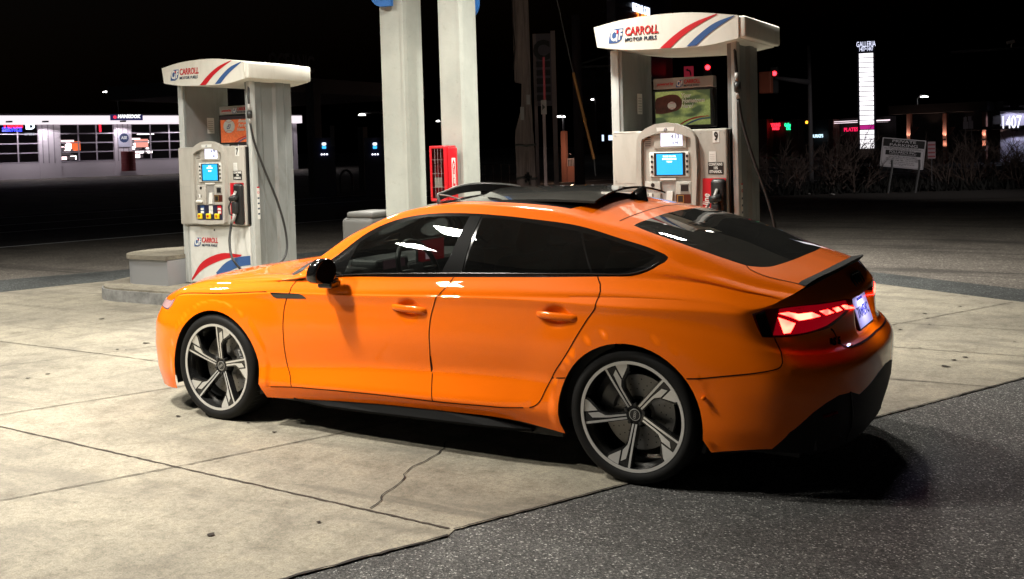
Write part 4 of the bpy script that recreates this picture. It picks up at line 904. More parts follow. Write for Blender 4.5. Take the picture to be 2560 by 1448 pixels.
# ================================================================== island
isl = MB(); k = 18
def capsule(x0, x1, y0, y1):
    r = (y1 - y0) / 2; c = (y0 + y1) / 2; p = []
    for i in range(k + 1): a = pi / 2 + pi * i / k; p.append((x0 + r * .8 * cos(a) + r * .8, c + r * sin(a)))
    for i in range(k + 1): a = -pi / 2 + pi * i / k; p.append((x1 + r * .8 * cos(a) - r * .8, c + r * sin(a)))
    return p
kerbm = mat('island_kerb', (.20, .20, .19), .8); n = N(kerbm); v = n.coord((1, 1, 1)); n.link(n.ramp(n.noise(v, 6, 6, .7), [(.3, (.10, .10, .095)), (.65, (.26, .26, .25))]), n.b.inputs['Base Color'])
isl.prism(capsule(-5.95, 3.2, 2.34, 4.36), lambda a, b, d: (a, b, d), kerbm, .13, -.02); isl.prism([(a * 1.0, b) for a, b in capsule(-5.93, 3.18, 2.36, 4.34)], lambda a, b, d: (a, b, d), conc, .152, .128)
tag(isl.build('pump_island'), 'raised concrete pump island with rounded kerb behind the orange car', 'island')
def barrier(x0, label, dark=False):
    t = thing('island_barrier', (x0, 3.22, .15), label, 'barrier', 'barriers at the ends of the island')
    steel = mat('galvanised_sheet', (.36, .37, .39), .42, .55); mb = MB(); p = capsule(0, .95, -.50, .50)[:k + 1] + [(.95, -.50), (.95, .50)]
    mb.prism(p, lambda a, b, d: (a, b, d), steel, .30, .0); mb.build('barrier_drum', t, angle=30)
    mb = MB(); p = capsule(-.03, .96, -.53, .53)[:k + 1] + [(.955, -.53), (.955, .53)]; mb.prism(p, lambda a, b, d: (a, b, d), conc, .355, .305); mb.build('barrier_cap', t)
barrier(-5.62, 'low rounded metal barrier with a pale cap left of the pump numbered 7')

# ================================================================== pumps
beige = mat('pump_beige', (.44, .42, .375), .5); white = mat('pump_white', (.62, .62, .58), .45); grey = mat('pump_grey_steel', (.27, .285, .28), .42, .35)
greyl = mat('pump_light_post', (.52, .54, .52), .45, .2); ivory = mat('valance_ivory', (.70, .69, .62), .4); dk = mat('pump_black', (.015, .015, .015), .35)
redp = mat('pump_red', (.55, .008, .02), .4); bluep = mat('logo_blue', (.035, .095, .26), .45); redl = mat('logo_red', (.50, .008, .015), .45); navy = mat('logo_navy', (.02, .045, .09), .45)
silver = mat('panel_silver', (.34, .33, .31), .4, .2); yel = mat('button_yellow', (.80, .60, .01), .4); wht = mat('label_white', (.72, .72, .68), .5); hosem = mat('hose_rubber', (.02, .02, .02), .45)
scr_b = mat('screen_blue', (.02, .3, .6), .3, emit=(.02, .36, .85), es=1.0); scr_w = mat('screen_white', (.6, .6, .8), .3, emit=(.80, .82, 1.0), es=1.25); scr_t = mat('screen_text', (1, 1, 1), .3, emit=(.8, .95, 1), es=1.4)
for m_, am in ((beige, .15), (white, .12), (grey, .18), (greyl, .15), (ivory, .08)):
    n = N(m_); c0_ = tuple(n.b.inputs['Base Color'].default_value)[:3]; v = n.coord((1, 1, .35)); n.link(n.mix(1.0, n.ramp(n.noise(v, 4, 7, .7, .5), [(.28, (1 - am * 1.6, 1 - am * 1.7, 1 - am * 1.9)), (.5, (1, 1, 1)), (.8, (1 + am * .3,) * 3)]), c0_, 'MULTIPLY'), n.b.inputs['Base Color'])
    n.link(n.ramp(n.noise(v, 7, 4), [(.3, (.35,) * 3), (.7, (.6,) * 3)]), n.b.inputs['Roughness'])
def pos(a, b, y): return (a, y, b)
def PM(x, z, y): return plane_M((x, y, z), (1, 0, 0), (0, 0, 1))
def logo(mb, x, z, h, y, word=True):
    """blue leaf badge with white letters, red dot, red word over navy words"""
    w = h * 1.02; pts = [(0, 0), (0, .45), (.10, .80), (.35, 1), (1, 1), (1, .5), (.88, .18), (.62, 0)]
    pts = catmull(pts[:4], 4) + [(1, 1)] + catmull([(1, .55), (.9, .18), (.6, 0)], 4)
    sk = .12
    mb.prism([(x + (a + sk * b) * w, z + b * h) for a, b in pts], lambda a, b, d: (a, d, b), bluep, y - .002, y)
    M = Matrix.Translation((0, 0, 0))
    mb.add(*text('C', h * 1.05, PM(x + w * .33, z + h * .50, y - .003), wht, .60, h * .035, .2)); mb.add(*text('F', h * .95, PM(x + w * .86, z + h * .52, y - .003), wht, .62, h * .035, .2))
    mb.prism([(x + w * (.52 + .02), z + h * .10), (x + w * .64, z + h * .10), (x + w * .70, z + h * .62), (x + w * .60, z + h * .62)], lambda a, b, d: (a, d, b), wht, y - .0035, y - .001)
    mb.prism([(x + w * .66 + h * .10 * cos(a), z + h * .78 + h * .12 * sin(a)) for a in np.linspace(0, 2 * pi, 13)[:-1]], lambda a, b, d: (a, d, b), redl, y - .004, y - .002)
    if word:
        mb.add(*text('CARROLL', h * .80, PM(x + w * 1.22, z + h * .72, y - .003), redl, .72, h * .014, .12, 'LEFT'))
        mb.add(*text('MOTOR FUELS', h * .36, PM(x + w * 1.20, z + h * .16, y - .003), navy, 1.02, h * .003, .12, 'LEFT'))
def swoosh(mb, pts_lo, pts_hi, y, m):
    a = catmull(pts_lo, 6); b = catmull(pts_hi, 6); k = len(a)
    mb.add([(p[0], y, p[1]) for p in a] + [(p[0], y, p[1]) for p in b], [(i, i + 1, k + i + 1, k + i) for i in range(k - 1)], m)
def make_pump(x0, num, label, hometown):
    t = thing('fuel_pump', (x0, 0, 0), label, 'fuel pump', 'fuel pumps on the island'); Y = 2.99
    mb = MB(); mb.rbox((.03, Y + .012, .152), (1.075, 3.62, .86), greyl, .012); mb.build('lower_cabinet', t, angle=30)
    lo = MB(); lo.rbox((.085, Y - .006, .175), (1.065, Y + .02, .845), white, .006); ly = Y - .0075
    logo(lo, .155, .60, .105, ly)
    swoosh(lo, [(.09, .185), (.30, .34), (.62, .455), (.90, .50)], [(.09, .215), (.28, .42), (.60, .53), (.93, .522)], ly - .001, redl)
    swoosh(lo, [(.55, .19), (.70, .31), (.88, .38), (1.06, .41)], [(.50, .30), (.66, .42), (.85, .49), (1.06, .515)], ly - .0012, bluep)
    lo.lathe([(0, ly - .002), (.012, ly - .002)], dk, 12, 'y', (.50, 0, .80)); lo.build('lower_door', t)
    up = MB(); up.rbox((-.015, Y - .05, .862), (1.055, 3.60, 1.775), beige, .018); up.box((1.0555, Y - .02, .87), (1.070, 3.05, 1.76), dk)
    for z in (1.765, 1.31, 1.225, .87): up.box((.005, Y - .0515, z - .0015), (.225, Y - .0495, z + .0015), silver)
    up.build('cabinet', t, angle=30)
    po = MB(); po.rbox((-.035, Y + .0, .16), (.045, Y + .09, 2.51), greyl, .008); po.rbox((1.086, Y + .0, .16), (1.135, Y + .09, 2.51), greyl, .008); po.box((.046, Y + .012, 1.776), (.075, Y + .69, 2.50), grey)
    po.box((1.05, Y + .012, 1.776), (1.0855, Y + .69, 2.50), grey)
    po.box((-.034, Y + .091, .16), (.044, Y + .69, 2.50), grey)
    po.build('upright_post', t, angle=30)
    # ribbed steel sheath on the hose side
    sh = MB(); ys = [3.085, 3.20, 3.23, 3.40, 3.43, 3.56, 3.59, 3.70]; xs = [1.10, 1.10, 1.085, 1.085, 1.115, 1.115, 1.10, 1.10]
    sh.add([(x, y, .16) for x, y in zip(xs, ys)] + [(x, y, 2.51) for x, y in zip(xs, ys)], [(i, i + 1, 8 + i + 1, 8 + i) for i in range(7)], grey)
    sh.box((.9, 3.6805, .16), (1.0845, 3.70, 2.50), grey)
    sh.box((1.136, 3.045, .93), (1.139, 3.085, 1.30), wht); sh.box((1.139, 3.045, 1.285), (1.1405, 3.085, 1.30), redp)
    sh.tube([(1.141, 3.065 + .013 * cos(a), 1.235 + .013 * sin(a)) for a in np.linspace(0, 2 * pi, 13)], .002, redp, 5, cap=False)
    for z in (1.16, 1.10, 1.04, .98): sh.box((1.139, 3.05, z), (1.1402, 3.08, z + .018), navy)
    sh.build('hose_sheath', t)
    st_ = MB(); st_.box((.0755, 3.33, 1.94), (.077, 3.44, 2.13), wht)
    for q in range(6): st_.box((.0771, 3.345, 1.96 + q * .025), (.0776, 3.425, 1.966 + q * .025), silver)
    st_.build('notice_sheet', t)
    # screws, grime streaks and a scuffed base trim
    sc_ = MB()
    for xx, zz in ((.02, .90), (.02, 1.74), (1.03, .90), (1.03, 1.74), (.02, 1.33), (.82, 1.74)): sc_.lathe([(0, Y - .0525), (.006, Y - .0525), (.007, Y - .050)], silver, 8, 'y', (xx, 0, zz))
    sc_.build('panel_screw', t)
    # valance
    va = MB(); top = catmull([(-.125, 2.715), (.12, 2.755), (.42, 2.775), (.80, 2.765), (1.20, 2.705)], 5); bot_ = catmull([(1.20, 2.515), (.90, 2.475), (.55, 2.478), (.2, 2.492), (-.095, 2.535)], 5)
    poly = top + bot_; yF = 2.85; kk = len(poly)
    va.prism(poly, lambda a, b, d: (a, d, b), ivory, yF, 3.90)
    va.rbox((1.17, yF + .01, 2.52), (1.262, 3.89, 2.70), ivory, .02)
    logo(va, .02, 2.56, .125, yF - .0005)
    swoosh(va, [(.50, 2.482), (.66, 2.60), (.82, 2.68), (1.02, 2.735)], [(.60, 2.480), (.72, 2.575), (.86, 2.655), (1.02, 2.727)], yF - .003, redl)
    swoosh(va, [(.745, 2.480), (.86, 2.575), (1.0, 2.66), (1.17, 2.708)], [(.835, 2.482), (.93, 2.56), (1.04, 2.63), (1.17, 2.700)], yF - .0035, bluep)
    va.build('valance', t, angle=25)
    # media display
    d = MB(); d.rbox((.325, 3.05, 1.80), (.915, 3.16, 2.135), dk, .01); d.rbox((.335, 3.055, 2.14), (.915, 3.15, 2.235), silver, .006)
    d.add(*text('powered by', .034, PM(.455, 2.185, 3.053), redl, .95, .0008, .2)); logo(d, .56, 2.150, .062, 3.054)
    if hometown:
        pm_ = mat('poster_grass', (.1, .15, .03), .5); nq = N(pm_); v = nq.coord((1, 1, 1)); nq.link(nq.mix(nq.ramp(nq.noise(nq.coord((1, 1, 3)), 2.2, 2), [(.46, (0, 0, 0)), (.54, (1, 1, 1))]), nq.mix(nq.noise(v, 60, 4, .8), (.05, .10, .012), (.42, .46, .16)), (.05, .075, .03)), nq.b.inputs['Base Color']); nq.link(nq.b.inputs['Base Color'].links[0].from_socket, nq.b.inputs['Emission Color'])
        glove = mat('poster_glove', (.06, .015, .008), .6); nq = N(glove); v = nq.coord((1, 1, 1)); nq.link(nq.mix(nq.noise(v, 25, 3), (.015, .006, .004), (.16, .035, .015)), nq.b.inputs['Base Color'])
        d.box((.357, 3.0475, 1.822), (.885, 3.0495, 2.118), pm_)
        gp = catmull([(.36, 1.93), (.36, 2.05), (.42, 2.075), (.50, 2.09), (.58, 2.08), (.62, 2.02), (.59, 1.96), (.50, 1.935), (.42, 1.925), (.36, 1.93)], 3)[:-1]
        d.prism(gp, lambda a, b, dd_: (a, dd_, b), glove, 3.0465, 3.0474)
        words = (('Your', .655, 2.075), ('Hometown', .725, 2.030), ('Hero!', .665, 1.985)); bc = (.52, 1.995)
    else:
        pm_ = mat('poster_clay', (.5, .1, .02), .5); nq = N(pm_); v = nq.coord((1, 1, 1)); nq.link(nq.mix(nq.noise(v, 40, 4, .8), (.22, .03, .006), (.75, .17, .05)), nq.b.inputs['Base Color'])
        d.box((.357, 3.0475, 1.822), (.885, 3.0495, 2.118), pm_); d.box((.357, 3.0468, 2.08), (.885, 3.0474, 2.118), mat('poster_dark', (.04, .02, .03), .6))
        words = (('Always', .72, 2.06), ('Part of', .72, 2.012), ('Home Team', .75, 1.965)); bc = (.50, 2.005)
    nq.link(nq.b.inputs['Base Color'].links[0].from_socket, nq.b.inputs['Emission Color']) if pm_.name.startswith('poster_clay') else None
    pm_.node_tree.nodes['Principled BSDF'].inputs['Emission Strength'].default_value = .55
    rr = .042 if hometown else .095
    d.prism([(bc[0] + rr * cos(a), bc[1] + rr * .8 * sin(a)) for a in np.linspace(0, 2 * pi, 25)[:-1]], lambda a, b, dd_: (a, dd_, b), wht, 3.0445, 3.046)
    for s_ in (1, -1): d.tube([(bc[0] + rr * .8 * cos(a), 3.0442, bc[1] + s_ * rr * (.95 - .45 * sin(a))) for a in np.linspace(.5, pi - .5, 8)], .0022, redl, 4)
    if not hometown: logo(d, bc[0] - .035, bc[1] - .03, .055, 3.0435, False)
    for wd, wx, wz in words: d.add(*text(wd, .052, PM(wx, wz, 3.0445), wht, .9, .0015, .25))
    swoosh(d, [(.58, 1.823), (.66, 1.865), (.76, 1.89), (.87, 1.897)], [(.60, 1.823), (.67, 1.856), (.77, 1.88), (.87, 1.892)], 3.0445, redl); swoosh(d, [(.64, 1.823), (.71, 1.855), (.79, 1.875), (.885, 1.882)], [(.67, 1.823), (.73, 1.847), (.80, 1.865), (.885, 1.873)], 3.044, bluep)
    d.v = [(a - .135, b_ + .36, 1.80 + (c_ - 1.80) * 1.06) for a, b_, c_ in d.v]; d.build('media_display', t, angle=30)
    # console bezel: arched frame with recess
    b = MB(); yb = Y - .095
    outer = [(.245, .905), (.265, .885), (.50, .868), (.745, .885), (.768, .905), (.785, 1.15), (.80, 1.45), (.79, 1.70), (.76, 1.755), (.70, 1.795), (.60, 1.83), (.515, 1.84), (.42, 1.83), (.33, 1.795), (.27, 1.75), (.245, 1.70), (.235, 1.45), (.24, 1.15)]
    inner = [(.292, .93), (.30, .92), (.50, .915), (.72, .92), (.735, .93), (.745, 1.15), (.752, 1.45), (.748, 1.68), (.745, 1.70), (.68, 1.725), (.60, 1.745), (.515, 1.752), (.42, 1.745), (.35, 1.725), (.295, 1.70), (.288, 1.68), (.282, 1.45), (.285, 1.15)]
    ko = len(outer); yi = Y - .060
    V_ = [(a, yb, c_) for a, c_ in outer] + [(a, yb, c_) for a, c_ in inner] + [(a, yi, c_) for a, c_ in inner] + [(a - .01 * (1 if a < .5 else -1), Y - .045, c_) for a, c_ in outer]
    F_ = []
    for i in range(ko):
        j_ = (i + 1) % ko; F_ += [(i, j_, ko + j_, ko + i), (ko + i, ko + j_, 2 * ko + j_, 2 * ko + i), (3 * ko + i, 3 * ko + j_, j_, i)]
    b.add(V_, F_, beige); b.add([(a, yi, c_) for a, c_ in inner], [tuple(range(ko))], beige)
    b.prism([(.44, 1.765), (.60, 1.765), (.605, 1.80), (.435, 1.80)], lambda a, c_, dd_: (a, dd_, c_), wht, yb - .002, yb); logo(b, .505, 1.771, .024, yb - .003, False)
    b.build('console_bezel', t, angle=35)
    c_ = MB(); yc = yi - .001
    c_.rbox((.40, yc - .012, 1.615), (.70, yc, 1.755), beige, .004); c_.box((.465, yc - .0135, 1.635), (.665, yc - .0121, 1.748), scr_w)
    c_.add(*text('4.13' if hometown else '4.79', .055, PM(.60, 1.716, yc - .015), navy, .8, 0)); c_.add(*text('0.99' if hometown else '1.00', .040, PM(.60, 1.66, yc - .015), navy, .8, 0))
    for q in range(5):
        c_.box((.31, yc - .003, 1.64 + q * .018), (.365, yc - .0005, 1.645 + q * .018), dk); c_.box((.70, yc - .003, 1.63 + q * .018), (.735, yc - .0005, 1.634 + q * .018), silver)
    c_.rbox((.355, yc - .018, 1.365), (.722, yc, 1.585), wht, .008); c_.box((.40, yc - .020, 1.375), (.69, yc - .0185, 1.578), dk); c_.box((.425, yc - .022, 1.385), (.665, yc - .0205, 1.567), scr_b)
    for wd, q in ((('THANK YOU FOR', 1.545), ('SHOPPING SERVICE', 1.522), ('TODAY', 1.498)) if hometown else (('PLEASE', 1.545), ('INSERT CARD', 1.525), ('TO PAY', 1.49))): c_.add(*text(wd, .020, PM(.545, q, yc - .0225), scr_t, .75, .0006))
    for q in range(4):
        for xx in (.372, .698): c_.box((xx, yc - .024, 1.40 + q * .045), (xx + .018, yc - .0185, 1.422 + q * .045), dk)
    c_.box((.45, yc - .014, 1.338), (.60, yc, 1.355), wht)
    c_.rbox((.31, yc - .02, 1.10), (.455, yc, 1.325), beige, .005); c_.lathe([(0, yc - .022), (.018, yc - .022)], dk, 16, 'y', (.385, 0, 1.295)); c_.box((.34, yc - .022, 1.18), (.375, yc - .0205, 1.225), wht)
    for xx in (.335, .38): c_.box((xx, yc - .0225, 1.185), (xx + .008, yc - .0205, 1.22), dk)
    c_.rbox((.325, yc - .055, 1.125), (.42, yc - .02, 1.155), wht, .008)
    c_.box((.46, yc - .001, 1.10), (.595, yc + .0005, 1.325), silver); c_.prism([(.50, 1.11), (.555, 1.11), (.57, 1.24), (.515, 1.24)], lambda a, q, dd_: (a, dd_, q), wht, yc - .02, yc)
    c_.rbox((.60, yc - .02, 1.10), (.735, yc, 1.325), beige, .005); c_.box((.645, yc - .024, 1.24), (.712, yc - .0205, 1.295), dk)
    for z_ in (1.232, 1.30): c_.box((.637, yc - .026, z_), (.72, yc - .0205, z_ + .006), silver)
    c_.box((.60, yc - .023, 1.135), (.735, yc - .0205, 1.215), mat('reader_brown', (.07, .015, .01), .3)); c_.box((.612, yc - .026, 1.14), (.672, yc - .0235, 1.208), mat('reader_gold', (.45, .33, .10), .3, .6)); c_.box((.619, yc - .0275, 1.147), (.665, yc - .0265, 1.201), dk)
    c_.box((.295, yc - .004, .925), (.735, yc - .001, 1.095), mat('grade_navy', (.018, .02, .05), .4))
    for xx, mm in ((.36, bluep), (.50, wht), (.64, redp)):
        c_.box((xx - .012, yc - .006, .99), (xx + .05, yc - .0045, 1.09), mm)
        for z_ in (1.0, 1.036): c_.rbox((xx - .004, yc - .010, z_), (xx + .044, yc - .006, z_ + .026), wht, .004, seg=1)
        c_.rbox((xx - .05, yc - .026, .935), (xx + .02, yc - .004, .998), yel, .008); c_.add(*text({.36: '87', .5: '89', .64: '93'}[xx], .038, PM(xx - .015, .965, yc - .028), redl, .8, .001))
    c_.build('console_panel', t, angle=30)
    # number, stickers
    s_ = MB(); ys_ = Y - .053; s_.box((.93, ys_, 1.655), (.99, ys_ + .002, 1.755), wht); s_.add(*text(num, .10, PM(.96, 1.705, ys_ - .001), dk, .7, .003))
    s_.build('number_sticker', t); s_ = MB(); s_.box((.895, ys_, 1.49), (.955, ys_ + .002, 1.58), wht)
    for q in range(4): s_.box((.902, ys_ - .001, 1.505 + q * .016), (.945, ys_, 1.508 + q * .016), silver)
    s_.build('notice_sticker', t); s_ = MB(); s_.box((.885, ys_, 1.385), (1.02, ys_ + .002, 1.488), dk)
    for wd, q in (('CONTAINS', 1.468), ('10%', 1.437), ('ETHANOL', 1.405)): s_.add(*text(wd, .033, PM(.9525, q, ys_ - .001), wht, .72, .001))
    s_.build('ethanol_sticker', t)
    # nozzle boot
    nb_ = MB(); nb_.prism([(.825, .885), (1.04, .885), (1.04, 1.35), (.835, 1.35)], lambda a, q, dd_: (a, dd_, q), redp, Y - .056, Y - .051)
    Mg = plane_M((.868, Y - .058, 1.10), (0, 0, 1), (-1, 0, 0)); nb_.add(*text('gasoline', .085, Mg, wht, .85, .0015, .2))
    nb_.rbox((.915, Y - .11, .87), (1.05, Y - .04, 1.345), dk, .035); nb_.build('nozzle_boot', t, angle=35)
    nz = MB(); nz.rbox((.935, Y - .16, 1.00), (1.015, Y - .10, 1.14), hosem, .02); nz.tube([(.975, Y - .13, 1.12), (.97, Y - .14, 1.20), (.985, Y - .12, 1.26)], [.022, .018, .014], silver, 10); nz.tube([(.93, Y - .15, 1.17), (1.02, Y - .15, 1.19)], .032, hosem, 12)
    nz.tube([(.92, Y - .14, 1.14), (.895, Y - .15, 1.08), (.91, Y - .15, 1.0), (.95, Y - .14, .98)], .010, hosem, 8); nz.tube([(.975, Y - .13, 1.02), (.955, Y - .14, .94), (.93, Y - .15, .90)], [.024, .020, .018], silver, 10)
    nz.build('nozzle', t, smooth=True)
    # hoses
    h = MB(); h.tube(catmull([(.93, Y - .15, .90), (.925, Y - .16, .84), (.94, Y - .20, .72), (.99, Y - .24, .58), (1.06, Y - .26, .48), (1.14, Y - .20, .36), (1.22, Y - .10, .32), (1.30, Y + .10, .36), (1.31, Y + .30, .5), (1.27, Y + .36, .75), (1.24, Y + .28, 1.1), (1.20, Y + .12, 1.5), (1.165, Y + .02, 1.8), (1.15, Y - .02, 2.02)] if not hometown else
        [(.93, Y - .15, .90), (.925, Y - .16, .84), (.94, Y - .20, .72), (1.0, Y - .24, .5), (1.15, Y - .2, .36), (1.32, Y - .1, .34), (1.45, Y + .02, .5), (1.43, Y + .06, .85), (1.37, Y + .05, 1.15), (1.26, Y + .02, 1.5), (1.18, Y, 1.8), (1.15, Y - .02, 2.02)], 6), .0135, hosem, 8)
    h.tube([(1.15, Y - .02, 2.02), (1.148, Y - .022, 2.08)], .020, silver, 10); h.tube([(1.148, Y - .022, 2.08), (1.145, Y - .022, 2.16)], .030, hosem, 12); h.tube([(1.145, Y - .022, 2.16), (1.14, Y - .02, 2.24)], .020, silver, 10)
    h.tube(catmull([(1.14, Y - .02, 2.24), (1.13, Y - .01, 2.35), (1.11, Y + .02, 2.46), (1.05, Y + .06, 2.50)], 5), .014, hosem, 8); h.build('hose', t, smooth=True)
make_pump(-4.65, '7', 'tall fuel pump numbered 7 left of the concrete columns', False)
make_pump(1.0, '9', 'tall fuel pump numbered 9 standing behind the orange car roof', True)

# ================================================================== concrete columns, blue panels, fire cabinet, bin
colm = mat('painted_concrete', (.38, .39, .35), .75); n = N(colm); v = n.coord((1, 1, 1)); n.link(n.mix(1.0, n.ramp(n.noise(v, 1.8, 6, .65), [(.3, (.33, .35, .32)), (.7, (.43, .455, .41))]), n.ramp(n.noise(v, 14, 6, .7), [(.22, (.78, .78, .76)), (.42, (1, 1, 1))]), 'MULTIPLY'), n.b.inputs['Base Color']); n.bump(n.noise(v, 22, 6, .7), .3, .006)
def column(x0, x1, d, label):
    mb = MB(); y = 3.30; w = x1 - x0
    poly = [(x0, y), (x1 - .055, y), (x1 - .045, y - .018), (x1 - .012, y - .018), (x1, y + .03), (x1, y + d), (x0, y + d)]
    mb.prism(poly, lambda a, b, q: (a, b, q), colm, 4.6, .15); tag(mb.build('support_column'), label, 'column', 'canopy columns on the island')
column(-1.87, -1.545, .30, 'pale painted concrete column nearer the pump numbered 7'); column(-1.115, -.835, .28, 'pale painted concrete column carrying the red fire cabinet')
bl = mat('blue_panel', (.02, .13, .42), .5)
for (px0, px1, py, y, lab) in ((925, 976, 20, 3.22, 'blue round cornered panel on the left side of the left column'), (1170, 1194, 46, 3.62, 'blue round cornered panel behind the right column')):
    a = dep(px0, py, (y - CP['C'][1]) / ray(px0, py).y); b = dep(px1, py, (y - CP['C'][1]) / ray(px1, py).y); w = b.x - a.x; z0 = a.z; r = .16; mb = MB()
    if px0 < 1000: poly = [(b.x, z0), (b.x, z0 + .9), (a.x - .0, z0 + .9)] + [(a.x + r - r * cos(q), z0 + r - r * sin(q)) for q in np.linspace(0, pi / 2, 8)]
    else: poly = [(a.x, z0), *[(b.x - r * .8 + r * .8 * sin(q), z0 + r - r * cos(q)) for q in np.linspace(0, pi / 2, 8)], (b.x, z0 + .9), (a.x, z0 + .9)]
    mb.prism(poly, lambda p, q, s_: (p, s_, q), bl, y, y + .05); tag(mb.build('blue_panel'), lab, 'panel')
fire = thing('fire_cabinet', (-1.10, 3.04, 1.14), 'red fire extinguisher cabinet with clear front hung on the right column', 'cabinet'); redc = mat('cabinet_red', (.58, .012, .02), .32, 0, .4)
w, h_, d_ = .20, .56, .19; mb = MB(); mb.box((0, .02, 0), (w, d_, h_), mat('cabinet_inside', (.25, .01, .012), .6)); mb.build('back_box', fire)
mb = MB(); th = .028
mb.rbox((0, 0, 0), (th, d_ + .002, h_), redc, .010); mb.rbox((w - th, -.002, 0), (w + .002, d_, h_), redc, .010); mb.rbox((0, 0, h_ - th), (w, d_ + .001, h_ + .002), redc, .010); mb.rbox((0, 0, -.002), (w, d_, th), redc, .010)
mb.rbox((w + .001, .03, .01), (w + .02, d_, h_ - .02), redc, .008); mb.build('cabinet_frame', fire, angle=35)
mb = MB(); mb.box((th, .006, th), (w - th, .009, h_ - th), glass_clear)
for xx in (.065, .10, .14): mb.box((xx, .004, th), (xx + .0015, .0055, h_ - th), mat('scribe_line', (.5, .4, .4), .6))
for z_ in (.14, .28, .42): mb.box((th, .003, z_), (w - th, .0045, z_ + .0015), MATS['scribe_line'])
mb.build('clear_front', fire)
mb = MB(); M = plane_M((w + .0215, .11, .285), (0, 1, 0), (0, 0, 1)); mb.box((-.034, -.15, 0), (.034, .15, .001), wht, M)
mb.prism([(-.022, -.135), (.022, -.135), (.024, .09), (0, .135), (-.024, .09)], lambda a, b, q: M @ Vector((a, b, q)), redp, .0022, .0012)
for i, ch in enumerate('FIRE'): mb.add(*text(ch, .062, M @ Matrix.Translation((0, .068 - i * .052, .003)), wht, .8, .002))
mb.build('fire_label', fire)
ext = thing('fire_extinguisher', (-1.00, 3.00, 1.17), 'small red extinguisher standing inside the fire cabinet', 'extinguisher'); y_ = .115 - .04
ext.location = (-1.0, 3.035 + .0, 1.17); mb = MB()
mb.lathe([(0, 0), (.052, 0), (.056, .01), (.056, .30), (.045, .345), (.018, .365), (.016, .385)], redc, 24, 'z', (0, .085, 0)); mb.v = [(a * .95, max(.016, b - .02), c) for a, b, c in mb.v]; mb.build('cylinder', ext, smooth=True)
mb = MB(); mb.box((-.045, .0125, .11), (.045, .0155, .21), wht); mb.build('instruction_label', ext)
mb = MB(); mb.rbox((-.02, .03, .38), (.02, .07, .42), wht, .006); mb.tube([(.0, .05, .42), (.05, .05, .46)], .007, silver, 6); mb.tube(catmull([(-.02, .05, .40), (-.065, .03, .36), (-.068, .03, .22), (-.055, .03, .06)], 5), .006, hosem, 6); mb.build('valve', ext, smooth=True)
mb = MB(); mb.rbox((-2.30, 3.05, .15), (-1.885, 3.55, .955), mat('bin_grey', (.10, .10, .095), .5), .05); mb.rbox((-2.25, 3.08, .95), (-1.89, 3.52, 1.02), mat('bin_grey'), .03)
b_ = thing('waste_bin', (-2.08, 3.3, .15), 'grey bin with rounded lid beside the left column', 'bin'); q = mb.build('bin_body', b_, angle=40); q.matrix_parent_inverse = Matrix.Translation((2.08, -3.3, -.15))

# ================================================================== the far side of the road and the street corner
def em(name, col, s, base=(.02, .02, .02)): return mat(name, base, .5, emit=col, es=s)
def basis(origin, right, up=(0, 0, 1)):                # frame on an upright face; z points to the viewer
    M = plane_M(origin, right, up)
    if (M.to_3x3() @ Vector((0, 0, 1))).dot(Vector(CP['C']) - Vector(origin)) < 0: M = M @ Matrix.Rotation(pi, 4, 'Y')
    return M
def facing(o):                                          # right vector of an upright board that faces the street
    d = Vector(o) - Vector(CP['C']); return Vector((d.y, -d.x, 0)).normalized()
dkw = mat('night_wall', (.05, .045, .05), .9); metal_d = mat('weathered_steel', (.10, .095, .10), .6, .3)
# ---- service garage
A = dep(-160, 446, 61.0); B = dep(746, 432, 77.0); gz = min(A.z, B.z); A.z = B.z = gz; R_ = (B - A); L_ = R_.length; R_.normalize(); MG = basis(A, R_)
if (MG.to_3x3() @ Vector((1, 0, 0))).dot(R_) < 0: MG = plane_M(A, R_, (0, 0, 1))
sgn = 1 if (MG.to_3x3() @ Vector((0, 0, 1))).dot(Vector(CP['C']) - A) > 0 else -1
def gxy(px, py):                                        # where a photo point lands on the garage front
    d = ray(px, py); nrm = MG.to_3x3() @ Vector((0, 0, 1)); t = (A - Vector(CP['C'])).dot(nrm) / d.dot(nrm); p = MG.inverted() @ (Vector(CP['C']) + d * t); return p.x, p.y
gar = thing('service_garage', (A + B) / 2, 'long pale repair garage across the road with glazed bay doors and bright fascia', 'building'); gi = Matrix.Translation(-(A + B) / 2)
def gb_(mb, x0, y0, x1, y1, z0, z1, m): mb.box((x0, y0, min(sgn * z0, sgn * z1)), (x1, y1, max(sgn * z0, sgn * z1)), m, gi @ MG)
wallm = mat('ribbed_pale_wall', (.60, .55, .60), .7); fascm = em('lit_fascia', (1.0, .90, .95), 1.05, (.7, .6, .65)); frm = mat('bay_frame', (.40, .36, .42), .6); gl_in = mat('bay_glass_dark', (.008, .008, .012), .15)
xT = gxy(200, 290)[1]; xF = gxy(200, 311)[1]; xS = gxy(200, 403)[1]
bays = [(gxy(-120, 350)[0], gxy(97, 350)[0]), (gxy(151, 350)[0], gxy(286, 350)[0]), (gxy(329, 350)[0], gxy(470, 350)[0]), (gxy(505, 350)[0], gxy(640, 350)[0])]
mb = MB(); xs_ = [0.0] + [v for b in bays for v in b] + [L_]
for i in range(0, len(xs_), 2): gb_(mb, xs_[i], 0, xs_[i + 1], xF, 0, -.3, wallm)
for b in bays: gb_(mb, b[0], 0, b[1], xS, -.05, -.25, wallm)
gb_(mb, 0, 0, .3, xT, -.3, -12, wallm); gb_(mb, L_ - .3, 0, L_, xT, -.3, -12, wallm); gb_(mb, 0, 0, L_, xT, -11.7, -12, dkw); mb.build('wall', gar)
